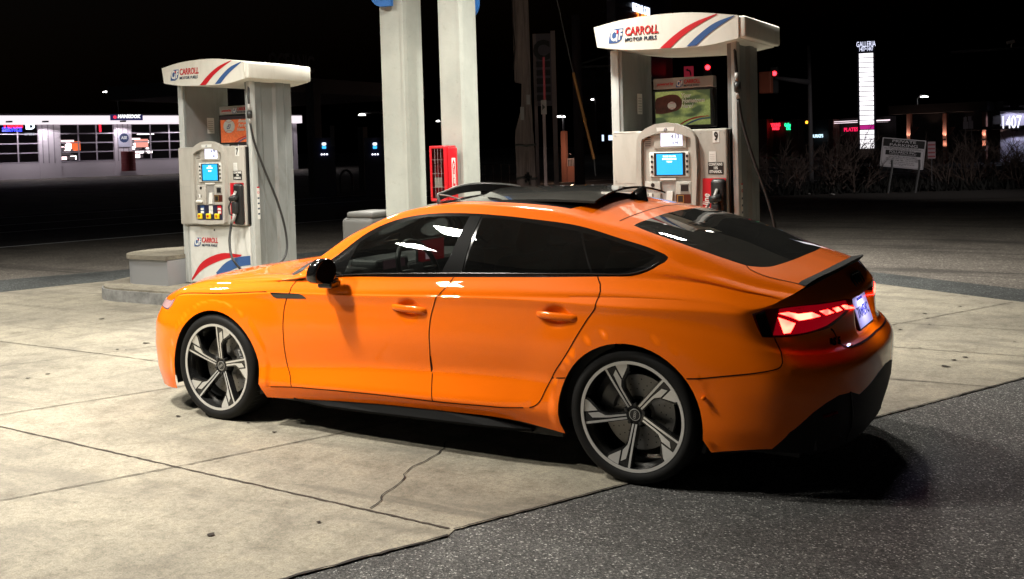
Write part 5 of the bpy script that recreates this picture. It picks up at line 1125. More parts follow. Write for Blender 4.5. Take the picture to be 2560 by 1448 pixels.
for i in range(0, len(xs_), 2):
    mb = MB(); x = xs_[i] + .2
    while x < xs_[i + 1] - .1: gb_(mb, x, xS * .95, x + .05, xF, .0, .03, mat('wall_rib', (.30, .27, .31), .7)); x += .35
    if len(mb.v): mb.build('wall_rib', gar)
mb = MB(); gb_(mb, -.2, xF, L_ + .2, xT, .5, -.3, fascm); mb.build('fascia', gar)
mb = MB(); gb_(mb, -.2, xT, L_ + .2, xT + .12, .4, -12, dkw); gb_(mb, .3, .0, L_ - .3, .05, -.3, -11.7, dkw); mb.build('roof', gar)
rng = random.Random(3)
glow_a = em('shop_shelf_light', (1.0, .72, .74), 2.4); glow_b = em('shop_cabinet_glow_orange', (1.0, .16, .04), 1.0, (.4, .05, .01)); glow_c = em('shop_goods_glow_white', (1, .9, .9), 3.0); glow_d = em('shop_goods_glow_dim', (.6, .45, .5), .12)  # goods and cabinets glow; the indoor light is put into their colour
for bi, b in enumerate(bays):
    w = b[1] - b[0]; f = MB(); nc = 3 if bi else 4; hgt = xF - xS
    for k in range(nc + 1): x = b[0] + w * k / nc; gb_(f, x - .04, xS, x + .04, xF, -.04, -.10, frm)
    for k in range(5): y = xS + hgt * k / 4; gb_(f, b[0], y - .035, b[1], y + .035, -.035, -.11, frm)
    fr_ = f.build('bay_door', gar)
    sh = MB()
    if bi == 1:
        gb_(sh, b[0], xS + hgt * .55, b[0] + w * .50, xS + hgt * .60, -2.9, -3.0, glow_a); gb_(sh, b[0] + w * .45, xS + hgt * .30, b[0] + w * .62, xS + hgt * .56, -2.9, -3.2, glow_b); gb_(sh, b[0] + w * .36, xS + hgt * .36, b[0] + w * .45, xS + hgt * .50, -2.9, -3.0, glow_c)
    if bi == 2:
        gb_(sh, b[0], xS + hgt * .58, b[0] + w * .42, xS + hgt * .63, -2.9, -3.0, glow_a); gb_(sh, b[0] + w * .34, xS + hgt * .36, b[0] + w * .56, xS + hgt * .60, -2.9, -3.2, em('shop_cabinet_glow_pink', (1, .38, .3), 1.0)); gb_(sh, b[0] + w * .28, xS + hgt * .72, b[0] + w * .58, xS + hgt * .745, -1.9, -2.0, glow_c); gb_(sh, b[0] + w * .05, xS + hgt * .72, b[0] + w * .18, xS + hgt * .745, -1.9, -2.0, glow_c)
    for k in range(46 if bi in (1, 2) else 10):
        x = b[0] + rng.uniform(.02, .5 if bi < 3 else .9) * w * (1.1 if bi == 2 else 1); y = xS + rng.choice([.05, .18, .30, .40, .48]) * hgt; s_ = rng.uniform(.10, .38); gb_(sh, x, y, x + s_, y + rng.uniform(.06, .26), -2.8 - rng.random() * .4, -3.3, rng.choice([glow_a, glow_c, glow_d, glow_d, glow_d]) if bi in (1, 2) else glow_d)
    sh.build('shop_interior', gar)
def lettering(s_, px0, px1, py, h, m, sx=None, par=None, z=.56, bold=0.0, name='lettering', shear=0):
    x0, y0 = gxy(px0, py); x1, _ = gxy(px1, py); v, f, mm = text(s_, h, Matrix(), m, 1, bold, shear); wd = max(a.x for a in v) - min(a.x for a in v); k = (x1 - x0) / wd
    Mx = gi @ MG @ Matrix.Translation(((x0 + x1) / 2, y0, sgn * z)) @ Matrix.Diagonal((k, 1, 1, 1)); q = MB(); q.add([Mx @ a for a in v], f, mm); return q.build(name, par or gar)
sg_ = MB(); a0 = gxy(269, 302); a1 = gxy(349, 288); gb_(sg_, a0[0], a0[1], a1[0], a1[1], .5, .56, em('sign_navy_panel', (.05, .05, .25), .35)); s_o = sg_.build('fascia_sign', gar)
lettering('HANKOOK', 285, 343, 292.5, .30, em('sign_white_text', (1, 1, 1), 1.5), par=s_o, z=.60, bold=.02, shear=.2); lettering('o', 275, 284, 293, .36, em('sign_red_text', (1, .05, .1), 1.2), par=s_o, z=.60, bold=.03)
lettering('TIRES', 5, 58, 315, .42, em('neon_red', (1, .01, .03), 3), z=-.02, bold=.02, name='neon_sign'); lettering('SERVICE', 5, 55, 324.5, .36, em('neon_blue', (.03, .05, 1), 3), z=-.02, bold=.02, name='neon_sign'); lettering('iD', 64, 87, 317, .50, em('neon_pale', (.75, .85, 1), 2.5), z=-.02, bold=.03, name='neon_sign')
lettering('OPEN', 60, 86, 336, .16, em('neon_pale'[:9] + '_dim', (.5, .5, .6), .8), z=-.02, bold=.02, name='neon_sign'); lettering('I', 248, 253, 320, .9, MATS['neon_red'], z=-.02, name='neon_sign')
mb = MB(); a0 = gxy(296, 368); a1 = gxy(323, 333); gb_(mb, a0[0], a0[1], a1[0], a1[1], .01, .05, mat('poster_pale', (.45, .45, .55), .6)); po_ = mb.build('wall_poster', gar)
q = MB(); c = gxy(309.5, 345); Mx = gi @ MG @ Matrix.Translation((c[0], c[1], sgn * .055)); q.add([Mx @ Vector(((.30 + .03 * (i % 2)) * cos(a), (.30 + .03 * (i % 2)) * sin(a), 0)) for i, a in enumerate(np.linspace(0, 2 * pi, 33)[:-1])], [tuple(range(32))], em('gear_blue', (.02, .1, .4), .25)); q.build('gear_mark', po_); lettering('ASE', 302, 317, 345, .26, em('white_small_text', (1, 1, 1), .6), par=po_, z=.065, bold=.01)
mb = MB(); c = gxy(312, 426); Mx = MG @ Matrix.Translation((c[0], c[1] - .05, sgn * .75)); o_ = Mx @ Vector((0, 0, 0))
dr_m = mat('drum_dark_red', (.16, .012, .015), .5); wd = (gxy(330, 400)[0] - gxy(296, 400)[0]) / 2; hh = gxy(312, 377)[1] - gxy(312, 426)[1]
for i in range(3): mb.lathe([(0, hh / 3 * i), (wd, hh / 3 * i), (wd, hh / 3 * (i + .3)), (wd * 1.03, hh / 3 * (i + .33)), (wd, hh / 3 * (i + .36)), (wd, hh / 3 * (i + .97)), (wd * .95, hh / 3 * (i + 1))], dr_m, 20, 'z')
q = mb.build('drum_stack'); q.location = o_; tag(q, 'dark red drums stacked against the garage wall under the poster', 'drums')
for lx, pw in ((4, 200), (L_ * .25, 200), (L_ * .45, 200), (L_ * .62, 200), (L_ * .8, 200), (L_ - 2, 200)):   # lamps along the garage eaves
    t = thing('eaves_lamp', MG @ Vector((lx, xF + .15, sgn * 1.0)), 'wall lamp lighting the pale garage front across the road', 'lamp', 'lamps along the garage eaves'); MB().box((-.2, -.1, -.05), (.2, .1, .05), metal_d).build('lamp_body', t)
    ld = bpy.data.lights.new('eaves_light', 'SPOT'); ld.energy = pw; ld.color = (1.0, .92, .97); ld.spot_size = radians(150); ld.shadow_soft_size = .15; lo_ = bpy.data.objects.new('eaves_light', ld); link(lo_, t); lo_.location = (0, 0, -.12)

# ---- small far lamps, poles
def pole(name, pts, r, m, label, cat, group=None, base=None):
    mb = MB(); mb.tube([Vector(p) for p in pts], r, m, 8); o = mb.build(name, smooth=True); return tag(o, label, cat, group)
glowlamp = em('street_lamp_glow', (1, .97, .95), 9)
def far_lamp(px, py, Z, hgt, arm, label, rr=.16, pole_px=None):
    h = dep(px, py, Z); t = thing('street_lamp', (h.x, h.y, rise(h.x, h.y)), label, 'street lamp', 'distant street lamps'); top = h.z - rise(h.x, h.y); r_ = facing(h) * arm
    mb = MB(); mb.tube([(r_.x, r_.y, 0), (r_.x, r_.y, top * .97), (r_.x * .5, r_.y * .5, top + .15), (0, 0, top + .08)], .07, metal_d, 6); mb.build('lamp_post', t)
    mb = MB(); mb.lathe([(0, 0), (rr * 1.6, .02), (rr * 1.2, .10), (0, .16)], glowlamp, 14, 'z', (0, 0, top - .06)); mb.build('lamp_head', t)
far_lamp(265, 230, 110, 8, 1.2, 'bright street lamp high above the garage roof', .22); far_lamp(905, 287, 70, 8, 2.2, 'curved arm street lamp left of the concrete columns', .17); far_lamp(1095, 303, 95, 6, .3, 'tiny street lamp seen between the concrete columns', .12)
far_lamp(1397, 292, 85, 8, .4, 'twin headed street lamp, the left head', .16); far_lamp(1408, 292, 85.2, 8, -.02, 'twin headed street lamp, the right head', .12); far_lamp(1442, 276, 105, 8, .4, 'single street lamp right of the twin headed one', .12)
far_lamp(2311, 242, 90, 8, -.6, 'street lamp above the brick pillared building', .22); far_lamp(2264, 309, 120, 6, -.4, 'small street lamp left of the brick pillars', .16); far_lamp(1481, 249, 100, 8, .3, 'pinpoint street lamp left of the right fuel pump', .10)

# ---- dark closed fuel station behind the left pump
stn = thing('closed_fuel_station', onz(850, 452), 'dark closed fuel station with a wide canopy across the road', 'building'); o = Vector(stn.location); M0 = Matrix.Translation(-o); dim = mat('station_dim_steel', (.10, .095, .10), .7)
c0, c1 = dep(640, 186, 40), dep(1060, 182, 50); mb = MB(); rr_ = (c1 - c0); rr_.z = 0; Lc = rr_.length; Mc = M0 @ plane_M((c0.x, c0.y, c0.z - .62), rr_, (0, 0, 1)); sg2 = -1 if ((M0.inverted() @ Mc).to_3x3() @ Vector((0, 0, 1))).dot(Vector(CP['C']) - c0) > 0 else 1
mb.box((0, 0, min(0, sg2 * 9)), (Lc, .62, max(0, sg2 * 9)), dim, Mc); mb.build('station_canopy', stn)
v, f, mm = text('OCEANIC', 1.0, Mc @ Matrix.Translation((2.0, 1.15, -sg2 * .1)), mat('faint_letters', (.12, .11, .12), .8), .62, .03); q = MB(); q.add(v, f, mm); q.build('roof_lettering', stn)
for px, py0, py1, w_, Z in ((790, 200, 446, .42, 41), (910, 318, 440, .30, 44), (975, 330, 440, .3, 46)):
    a = dep(px, py1, Z); b = dep(px, py0, Z); mb = MB(); mb.box((a.x - w_ / 2 - o.x, a.y - w_ / 2 - o.y, rise(a.x, a.y) - .1 - o.z), (a.x + w_ / 2 - o.x, a.y + w_ / 2 - o.y, b.z - o.z), dim); mb.build('station_post', stn)
for px, lab in ((813, 'unlit pump with a glowing screen left of the concrete columns'), (940, 'unlit pump with a glowing screen half hidden by the left concrete column')):
    a = dep(px, 446, 39); a.z = rise(a.x, a.y); t = thing('distant_fuel_pump', a, lab, 'fuel pump', 'pumps of the closed station'); Mr = plane_M((0, 0, 0), facing(a), (0, 0, 1)); k = 39 / 2510
    navyc = mat('distant_pump_navy', (.01, .012, .05), .5); h0 = dep(px, 360, 39).z - a.z; mb = MB(); mb.box((-.42, 0, -.4), (.42, h0 + .25, -.02), navyc, Mr); mb.box((.25, h0 - .1, -.3), (.42, h0 + .7, -.02), dim, Mr); mb.build('pump_body', t)
    mb = MB(); z_ = 0.02; mb.rbox((-5 * k, h0 - 3.5 * k, z_), (5 * k, h0 + 3 * k, z_ + .02), em('small_screen_white', (.85, .9, 1), 2.2), .02, Mr, 1); mb.rbox((-5 * k, h0 - 12 * k, z_), (5 * k, h0 - 5 * k, z_ + .02), em('small_screen_blue', (.05, .45, 1), 1.6), .02, Mr, 1)
    for dx in (-6.5, 0, 6.5): mb.lathe([(0, 0), (2.3 * k, 0)], em('small_round_light', (.85, .85, 1), 2.5), 10, 'z'); 
    nv = 20 * 3; vv2 = mb.v[-nv:]; 
    for j in range(3):
        for i2 in range(20): x_, y_, q_ = vv2[j * 20 + i2]; mb.v[len(mb.v) - nv + j * 20 + i2] = tuple(Mr @ Vector((x_ + (-6.5 + 6.5 * j) * k, y_ + h0 - 26 * k, z_ + .02)))
    mb.build('pump_display', t)
mb = MB(); a = onz(865, 438); a = dep(865, 436, 40); a.z = rise(a.x, a.y); r_ = facing(a); mb.tube(catmull([a - r_ * .22, a - r_ * .22 + Vector((0, 0, .75)), a + Vector((0, 0, 1.0)), a + r_ * .22 + Vector((0, 0, .75)), a + r_ * .22], 4), .05, dim, 8); tag(mb.build('hoop_bollard', smooth=True), 'pale hoop bollard between the unlit pumps', 'bollard')
# dark railing further right
a, b = dep(1190, 402, 45), dep(1292, 408, 45); a.z = b.z = rise(a.x, a.y); mb = MB()
for k in range(6): p = a.lerp(b, k / 5); mb.tube([p, p + Vector((0, 0, 1.0))], .025, dim, 6)
for z_ in (.5, 1.0): mb.tube([a + Vector((0, 0, z_)), b + Vector((0, 0, z_))], .025, dim, 6)
tag(mb.build('handrail'), 'faint dark handrail right of the concrete columns', 'railing')

# ---- broken utility pole with sign boards
wood = mat('weathered_wood', (.21, .165, .15), .9); n = N(wood); v = n.coord((6, 6, .35)); n.link(n.ramp(n.noise(v, 3, 8, .7, .5), [(.25, (.06, .045, .045)), (.5, (.19, .145, .135)), (.8, (.30, .23, .20))]), n.b.inputs['Base Color']); n.bump(n.noise(v, 6, 6, .7), .8, .02)
Zp = 21; P0 = onz(1319, 0 + 466 + 60, 0); P0 = dep(1318, 466, Zp); P0.z = 0; r_ = facing(P0); up = Vector((0, 0, 1)); k = Zp / 2510
t = thing('utility_pole', P0, 'broad weathered wooden utility pole with a broken left side and red glow', 'utility pole')
def pz(py): return dep(1318, py, Zp).z
mb = MB(); prof = [(-26, 24, 0), (-26, 22, pz(440)), (-27, 20, pz(350)), (-25, 18, pz(325)), (-12, 17, pz(280)), (-9, 16, pz(262)), (-7, 16, pz(208)), (-24, 16, pz(204)), (-25, 16, pz(100)), (-26, 15, pz(0)), (-26, 15, pz(-60))]
fr_ = [Vector((r_.x * a * k, r_.y * a * k, z)) for a, b, z in prof] + [Vector((r_.x * b * k, r_.y * b * k, z)) for a, b, z in prof]; nn_ = len(prof); dvec = Vector((r_.y, -r_.x, 0)) * -.30
v = fr_ + [p + dvec for p in fr_]; f = [(i, i + 1, nn_ + i + 1, nn_ + i) for i in range(nn_ - 1)] + [(2 * nn_ + i, 2 * nn_ + i + 1, 3 * nn_ + i + 1, 3 * nn_ + i) for i in range(nn_ - 1)] + [(i, i + 1, 2 * nn_ + i + 1, 2 * nn_ + i) for i in range(nn_ - 1)] + [(nn_ + i, nn_ + i + 1, 3 * nn_ + i + 1, 3 * nn_ + i) for i in range(nn_ - 1)]
mb.add(v, f, wood); mb.build('pole_shaft', t)
mb = MB()
for z_ in (pz(363), pz(445)): mb.tube([Vector((r_.x * a * k, r_.y * a * k, z_ + random.uniform(-.02, .02))) - dvec.normalized() * .03 for a in (-28, -14, 0, 14, 26)], .022, satin, 6)
mb.tube([Vector((r_.x * a * k, r_.y * a * k, pz(b))) - dvec.normalized() * .04 for a, b in ((-26, -40), (-25, 60), (-21, 120), (-25, 160), (-27, 175))], .012, satin, 5)
for i in range(14): a, b = random.uniform(-4, 10), random.uniform(430, 462); mb.tube([Vector((r_.x * a * k, r_.y * a * k, pz(b))) - dvec.normalized() * .05, Vector((r_.x * (a + random.uniform(-6, 6)) * k, r_.y * (a + 3) * k, pz(b + random.uniform(-10, 10)))) - dvec.normalized() * .09], .018, satin, 5)
mb.build('cable_bundle', t)
mb = MB(); mb.box((-.0, 0, 0), (.001, .001, .001), satin)
for x0, x1, y0, y1, m_ in ((4, 13, 262, 232 + 6, mat('torn_tin', (.30, .28, .28), .5, .5)), (-12, -3, 300, 268, MATS['torn_tin'])): mb.box((x0 * k, pz(y0), .03), (x1 * k, pz(y1), .06), m_, plane_M((0, 0, 0), r_, up))
mb.build('metal_tag', t)
def board(name, label, cat, px0, py0, px1, py1, Z, m, thick=.12, group=None, base=True, postm=metal_d, parts=None):
    a = dep(px0, py1, Z); b = dep(px1, py0, Z); c = (a + b) / 2; r_ = facing(c); g = rise(c.x, c.y); t = thing(name, (c.x, c.y, g), label, cat, group); w = abs((b - a).dot(r_)); M = plane_M((0, 0, 0), r_, (0, 0, 1)); mb = MB(); mb.box((-w / 2, a.z - g, -thick), (w / 2, b.z - g, 0), m, M); return t, M, mb, w, a.z - g, b.z - g, Z / 2510
signw = mat('old_sign_face', (.12, .10, .12), .7); postm = mat('old_sign_post', (.26, .19, .19), .7)
t, M, mb, w, z0, z1, k = board('pylon_sign', 'tall faded pylon sign with a dark hook shaped letter beside the wooden pole', 'sign', 1338, 84, 1376, 265, 24, signw); mb.build('sign_panel', t)
mb = MB(); mb.box((w / 2, 0, -.2), (w / 2 + .11, z1 + .06, 0), postm, M); mb.box((-w / 2 - .02, 0, -.2), (-w / 2 + .06, z1, 0), postm, M); mb.build('sign_post', t)
mb = MB(); mb.add(*text('C', .62, M @ Matrix.Translation((-.02, z1 - .42, .012)), dk, .9, .03)); 
for q in range(5): mb.box((-w / 2 + .05, z1 - .80 - q * .2, .002), (w / 2 - .03, z1 - .66 - q * .2, .006), mat('sign_slat', (.05, .045, .05), .8), M)
mb.build('sign_lettering', t)
t, M, mb, w, z0, z1, k = board('street_sign', 'small arrow sign on a slim post with a red reflector strip', 'sign', 1353, 250, 1366, 286, 20, mat('dull_sign_white', (.30, .26, .26), .6), .01); mb.add([M @ Vector(p) for p in ((-.03, (z0 + z1) / 2 + .06, .004), (.03, (z0 + z1) / 2, .004), (-.03, (z0 + z1) / 2 - .06, .004))], [(0, 1, 2)], dk); mb.build('sign_plate', t)
mb = MB(); mb.box((-.03, 0, -.06), (.03, z0 + .05, -.015), postm, M); mb.box((-.00, z0, -.05), (.045, z1 + .85, -.015), mat('red_strip', (.35, .03, .05), .5), M); mb.build('sign_post', t)
# guy wire with yellow guard
a = dep(1390, -10, 20); b = dep(1433, 182, 20); c = dep(1485, 398, 20); c2 = dep(1489, 440, 20); c2.z = max(0, c2.z); mb = MB(); mb.tube([a, b, c, c2], .012, metal_d, 5); mb.tube([b, c], .028, mat('wire_guard_yellow', (.45, .20, .06), .6), 8); tag(mb.build('guy_wire'), 'slanting guy wire with a yellow guard left of the right pump', 'wire')
# second pole, crossing gear
def upright(name, px, py0, py1, Z, w, m, label, cat):
    a = dep(px, py1, Z); b = dep(px, py0, Z); a.z = rise(a.x, a.y); mb = MB(); mb.tube([a, Vector((a.x, a.y, b.z))], [w, w * .8], m, 10); return tag(mb.build(name, smooth=True), label, cat)
upright('wooden_pole', 1449, 40, 425, 30, .17, mat('dark_wood', (.10, .075, .08), .9), 'dark slim wooden pole behind the guy wire', 'pole')
mb = MB(); p = [dep(1452, 160, 30), dep(1535, 135, 30), dep(1535, 165, 30), dep(1452, 168, 30)]; mb.tube([p[0], p[1]], .03, dim, 6); mb.tube([p[3], p[2]], .035, dim, 6); mb.tube([dep(1530, 125, 30), dep(1530, 172, 30), dep(1540, 172, 30)], .03, dim, 6); tag(mb.build('cross_arm'), 'pale cross arm reaching right from the dark slim pole', 'pole arm')
def signal(px, py, Z, state, label, w=.32, h=1.0, body=(.14, .05, .02), sizepx=7, hoff=0, dim_=1.0):
    c = dep(px, py, Z); t = thing('traffic_signal', c, label, 'traffic light', 'traffic lights at the junction'); r_ = facing(c); M = plane_M((0, 0, 0), r_, (0, 0, 1)); k = Z / 2510
    mb = MB(); mb.rbox((-w / 2, -h + .25, -.3), (w / 2, .25, -.04), mat('signal_body_%d' % int(body[0] * 100), body, .6), .03, M, 1); mb.build('signal_body', t)
    mb = MB(); mb.lathe([(0, 0), (sizepx * k * .5, 0)], em('signal_' + state, {'red': (1, .02, .03), 'amber': (1, .32, .02), 'green': (0, 1, .3)}[state], {'red': 9, 'amber': 5, 'green': 3}[state] * dim_), 14, 'z'); mb.v = [tuple(M @ Vector((x, y, .01))) for x, y, z in mb.v]; mb.build('signal_lamp', t)
    mb = MB(); mb.lathe([(sizepx * k * .55, -.02), (sizepx * k * .6, .12)], dk, 14, 'z'); mb.v = [tuple(M @ Vector((x, y, z))) for x, y, z in mb.v]; mb.build('signal_visor', t); return t
signal(1460, 300, 38, 'amber', 'amber pedestrian signal on the pole left of the right pump', .25, .5, (.03, .03, .03), 8); signal(1618, 139, 36, 'red', 'red traffic light seen inside the open upper left of the right pump', .3, 1.0, sizepx=8); signal(1769, 169, 36, 'red', 'red traffic light seen through the upper frame of the right pump', .3, 1.0, (.02, .02, .02), 12)
signal(1936, 184, 38, 'red', 'red traffic light right of the fuel pump beside a yellow signal back', .3, 1.0, (.02, .02, .02), 11); signal(2017, 306, 60, 'amber', 'small amber and red light above the green deli sign', .3, .5, (.03, .02, .02), 7)
c = dep(1915, 205, 36); t = tag(MB().rbox((c.x - .22, c.y - .15, c.z - .42), (c.x + .22, c.y + .15, c.z + .36), mat('signal_yellow_back', (.30, .075, .035), .6), .04).build('signal_housing'), 'back of a yellow signal housing beside the right pump', 'traffic light')
a = dep(1938, 195, 38); b = dep(2024, 206, 38); mb = MB(); mb.tube([a, b], [.07, .11], dim, 8); b2 = Vector((b.x, b.y, 0)); mb.tube([b2, Vector((b.x, b.y, dep(2024, 115, 38).z))], [.11, .06], dim, 8); tag(mb.build('signal_mast', smooth=True), 'grey signal mast with a long arm left of the lit pylon', 'mast')
c = dep(1722, 180, 36); r_ = facing(c); M = plane_M(c, r_, (0, 0, 1)); mb = MB(); mb.box((-.17, -.20, -.02), (.17, .20, 0), mat('red_lit_sign', (.45, .04, .06), .6, emit=(.5, .03, .06), es=.25), M); mb.add([M @ Vector(p) for p in ((-.12, .07, .004), (-.02, .13, .004), (-.03, .02, .004))] + [M @ Vector(p) for p in ((-.05, .09, .004), (.05, .06, .004), (.09, -.05, .004), (.09, -.14, .004), (.04, -.14, .004), (.04, -.05, .004), (.01, .02, .004), (-.06, .04, .004))], [(0, 1, 2), (3, 4, 5, 6, 7, 8, 9, 10)], dk); tag(mb.build('turn_sign'), 'small reddish left turn sign seen inside the right pump frame', 'sign')
# price sign pylon behind the right pump
c0 = dep(1540, 20, 30); c1 = dep(1662, -20, 34); rr_ = c1 - c0; rr_.z = 0; L1 = rr_.length; base = (c0 + c1) / 2; base.z = 0; t = thing('price_pylon', base, 'tall fuel price sign reading REGULAR CASH behind the right pump', 'sign'); Mp_ = Matrix.Translation(-base) @ plane_M((c0.x, c0.y, 0), rr_, (0, 0, 1)); zb = dep(1600, 182, 32).z
navs = mat('price_panel_navy', (.012, .010, .035), .4); edge = mat('price_edge', (.09, .075, .10), .6)
mb = MB(); mb.box((0, zb, -.25), (L1, zb + 3.6, -.02), navs, Mp_); mb.build('price_panel', t); mb = MB(); mb.box((-.06, zb - .06, -.28), (0, zb + 3.6, 0), edge, Mp_); mb.box((0, zb - .08, -.28), (L1, zb, 0), edge, Mp_); mb.box((L1, zb - .10, -1.2), (L1 + .75, zb + 3.6, -.03), edge, Mp_); mb.box((0, dep(1560, 14, 30).z, -.1), (L1, dep(1560, 14, 30).z + .10, .0), edge, Mp_); mb.build('price_frame', t)
zt = dep(1596, 26, 32).z; mb = MB(); mb.add(*text('REGULAR CASH', .36, Mp_ @ Matrix.Translation((L1 * .48, zt, .01)), em('sign_white_glow', (.75, .85, 1), 3.2), .62, .010)); mb.add(*text('3.459', .55, Mp_ @ Matrix.Translation((L1 * .50, dep(1600, 50, 32).z, .01)), em('price_red', (1, .16, .02), 4.5), .95, .01)); mb.build('price_lettering', t)
mb = MB(); mb.box((L1 * .35, 0, -.3), (L1 * .65, zb, -.1), edge, Mp_); mb.build('price_post', t)
# lit pylon of the shopping centre
cg = dep(2168, 365, 68); zg = dep(2168, 112, 68).z; kg = 68 / 2510; t = thing('lit_pylon', (cg.x, cg.y, 0), 'tall white lit directory pylon reading GALLERIA', 'sign'); M = plane_M((0, 0, 0), facing(cg), (0, 0, 1)); z1 = dep(2168, 133, 68).z; z0_ = dep(2168, 372, 68).z; w = 33 * kg
mb = MB(); mb.box((-w * .66, 0, -.5), (w * .66, dep(2168, 103, 68).z, -.05), mat('pylon_black', (.012, .012, .02), .5), M); mb.build('pylon_case', t)
gw = em('directory_white', (1, .96, 1), 1.6, (.8, .8, .8)); nrow = 20; rowh = (z1 - z0_) / nrow
for i in range(nrow):
    zz = z1 - (i + 1) * rowh; mb = MB(); mb.box((-w / 2, zz + .02, -.05), (w / 2, zz + rowh - .03, .0), gw if i != 15 else em('directory_magenta', (.55, .02, .25), .9), M)
    if i in (4, 9, 12, 16, 17):
        mb.add(*text({4: 'Dental Group', 9: 'Travel', 12: 'Salon Suites', 16: 'Family Care', 17: 'Physicians'}[i], .20, M @ Matrix.Translation((0, zz + rowh * .45, .01)), em('directory_ink', (.35, .3, .4), .8), .7))
    mb.build('directory_row', t)
mb = MB(); mb.add(*text('GALLERIA', .50, M @ Matrix.Translation((0, zg, .02)), em('pylon_letters', (.75, .78, 1), 1.6), .56, .0)); mb.add(*text('1407•1447', .44, M @ Matrix.Translation((0, dep(2168, 124, 68).z, .02)), MATS['pylon_letters'], .48, .0)); mb.build('pylon_lettering', t)
# shopping strip behind
sa = dep(1890, 402, 95); sb = dep(2235, 402, 80); sa.z = sb.z = 0; rr_ = sb - sa; Ls = rr_.length; t = thing('shopping_strip', (sa + sb) / 2, 'dark shopping strip with small neon signs behind the bare shrubs', 'building'); gi2 = Matrix.Translation(-(sa + sb) / 2); MS = gi2 @ plane_M(sa, rr_, (0, 0, 1)); s2 = 1 if (plane_M(sa, rr_, (0, 0, 1)).to_3x3() @ Vector((0, 0, 1))).dot(Vector(CP['C']) - sa) > 0 else -1
MSw = plane_M(sa, rr_, (0, 0, 1))
def sxy(px, py): d = ray(px, py); nrm = MSw.to_3x3() @ Vector((0, 0, 1)); tt = (sa - Vector(CP['C'])).dot(nrm) / d.dot(nrm); p = MSw.inverted() @ (Vector(CP['C']) + d * tt); return p.x, p.y
brick = mat('dark_brick', (.10, .055, .045), .9); n = N(brick); bt = n.add('ShaderNodeTexBrick', _Scale=6.0); n.link(n.coord((1, 1, 1)), bt.inputs['Vector']); bt.inputs['Color1'].default_value = (.22, .09, .06, 1); bt.inputs['Color2'].default_value = (.15, .06, .045, 1); bt.inputs['Mortar'].default_value = (.20, .16, .14, 1); n.link(bt.outputs['Color'], n.b.inputs['Base Color'])
mb = MB(); h1 = sxy(2000, 302)[1]; mb.box((0, 0, -.3 * s2 - 6), (Ls, h1, -.3 * s2), mat('night_store_front', (.02, .018, .018), .8), MS); mb.build('store_front', t)
for p0, p1 in ((1902, 1928), (1987, 2006), (2082, 2094)):
    a_, b_ = sxy(p0, 300)[0], sxy(p1, 300)[0]; mb = MB(); mb.box((a_, 0, -.2), (b_, sxy(p0, 299)[1], .5), brick, MS); mb.build('brick_pier', t)
def ssign(s_, px0, px1, py, h, m, nm='neon_sign'):
    x0, y0 = sxy(px0, py); x1, _ = sxy(px1, py); v, f, mm = text(s_, h, Matrix(), m, 1, .02); wd = max(a.x for a in v) - min(a.x for a in v); k_ = (x1 - x0) / wd; Mx = MS @ Matrix.Translation(((x0 + x1) / 2, y0, .1)) @ Matrix.Diagonal((k_, 1, 1, 1)); q = MB(); q.add([Mx @ a for a in v], f, mm); q.build(nm, t)
sr = em('strip_red', (1, .02, .04), 3.5); sgm = em('strip_green', (.02, 1, .35), 2.2); ssign('YOUNG', 1929, 1953, 313.5, .42, sr); ssign('NAILS', 1933, 1950, 322, .36, sr); ssign('Galleria', 1963, 1985, 313, .42, sgm); ssign('DELI', 1968, 1981, 321.5, .38, sgm); ssign('PLATES', 2112, 2148, 325, .42, em('strip_dim_red', (.8, .01, .08), 1.6)); ssign('BURKE’S', 2032, 2060, 341, .36, em('strip_pale', (.6, .85, 1), 1.6))
fl = em('strip_fascia_light', (1, .8, .88), 1.5)
for p0, p1, q0, q1 in ((2082, 2152, 302.5, 304.5), (2082, 2152, 306.5, 308.5), (2200, 2232, 298.5, 303), (2200, 2228, 304.5, 306)):
    a_, b_ = sxy(p0, q1), sxy(p1, q0); mb = MB(); mb.box((a_[0], a_[1], .3), (b_[0], b_[1], .4), fl, MS); mb.build('fascia_light', t)
# pale office front with number 1407 and uplit brick pillars
oa = dep(2250, 402, 66); ob = dep(2640, 402, 60); oa.z = ob.z = 0; rr_ = ob - oa; Lo = rr_.length; t = thing('office_building', (oa + ob) / 2, 'low office building with uplit brick pillars and a pale wall numbered 1407', 'building'); MOw = plane_M(oa, rr_, (0, 0, 1)); MO = Matrix.Translation(-(oa + ob) / 2) @ MOw
def oxy(px, py): d = ray(px, py); nrm = MOw.to_3x3() @ Vector((0, 0, 1)); tt = (oa - Vector(CP['C'])).dot(nrm) / d.dot(nrm); p = MOw.inverted() @ (Vector(CP['C']) + d * tt); return p.x, p.y
pal = mat('pale_office_wall', (.42, .40, .50), .8); ofd = mat('office_dark', (.02, .018, .018), .7)
mb = MB(); mb.box((0, 0, -8), (oxy(2496, 330)[0], oxy(2300, 262)[1], -1.2), ofd, MO); mb.build('dark_front', t)
mb = MB(); mb.box((oxy(2496, 330)[0], 0, -8), (Lo, oxy(2500, 278)[1], -.4), pal, MO); mb.build('pale_wall', t)
mb = MB(); mb.box((oxy(2400, 320)[0], oxy(2500, 324)[1], -1.0), (Lo, oxy(2500, 316)[1], .9), ofd, MO); mb.box((-.5, oxy(2300, 284)[1], -1.0), (oxy(2474, 284)[0], oxy(2300, 262)[1], .6), ofd, MO); mb.build('awning', t)
mb = MB(); mb.box((oxy(2478, 300)[0], oxy(2478, 311)[1], -.9), (oxy(2498, 300)[0], oxy(2478, 289)[1], -.35), ofd, MO); mb.build('dark_window', t)
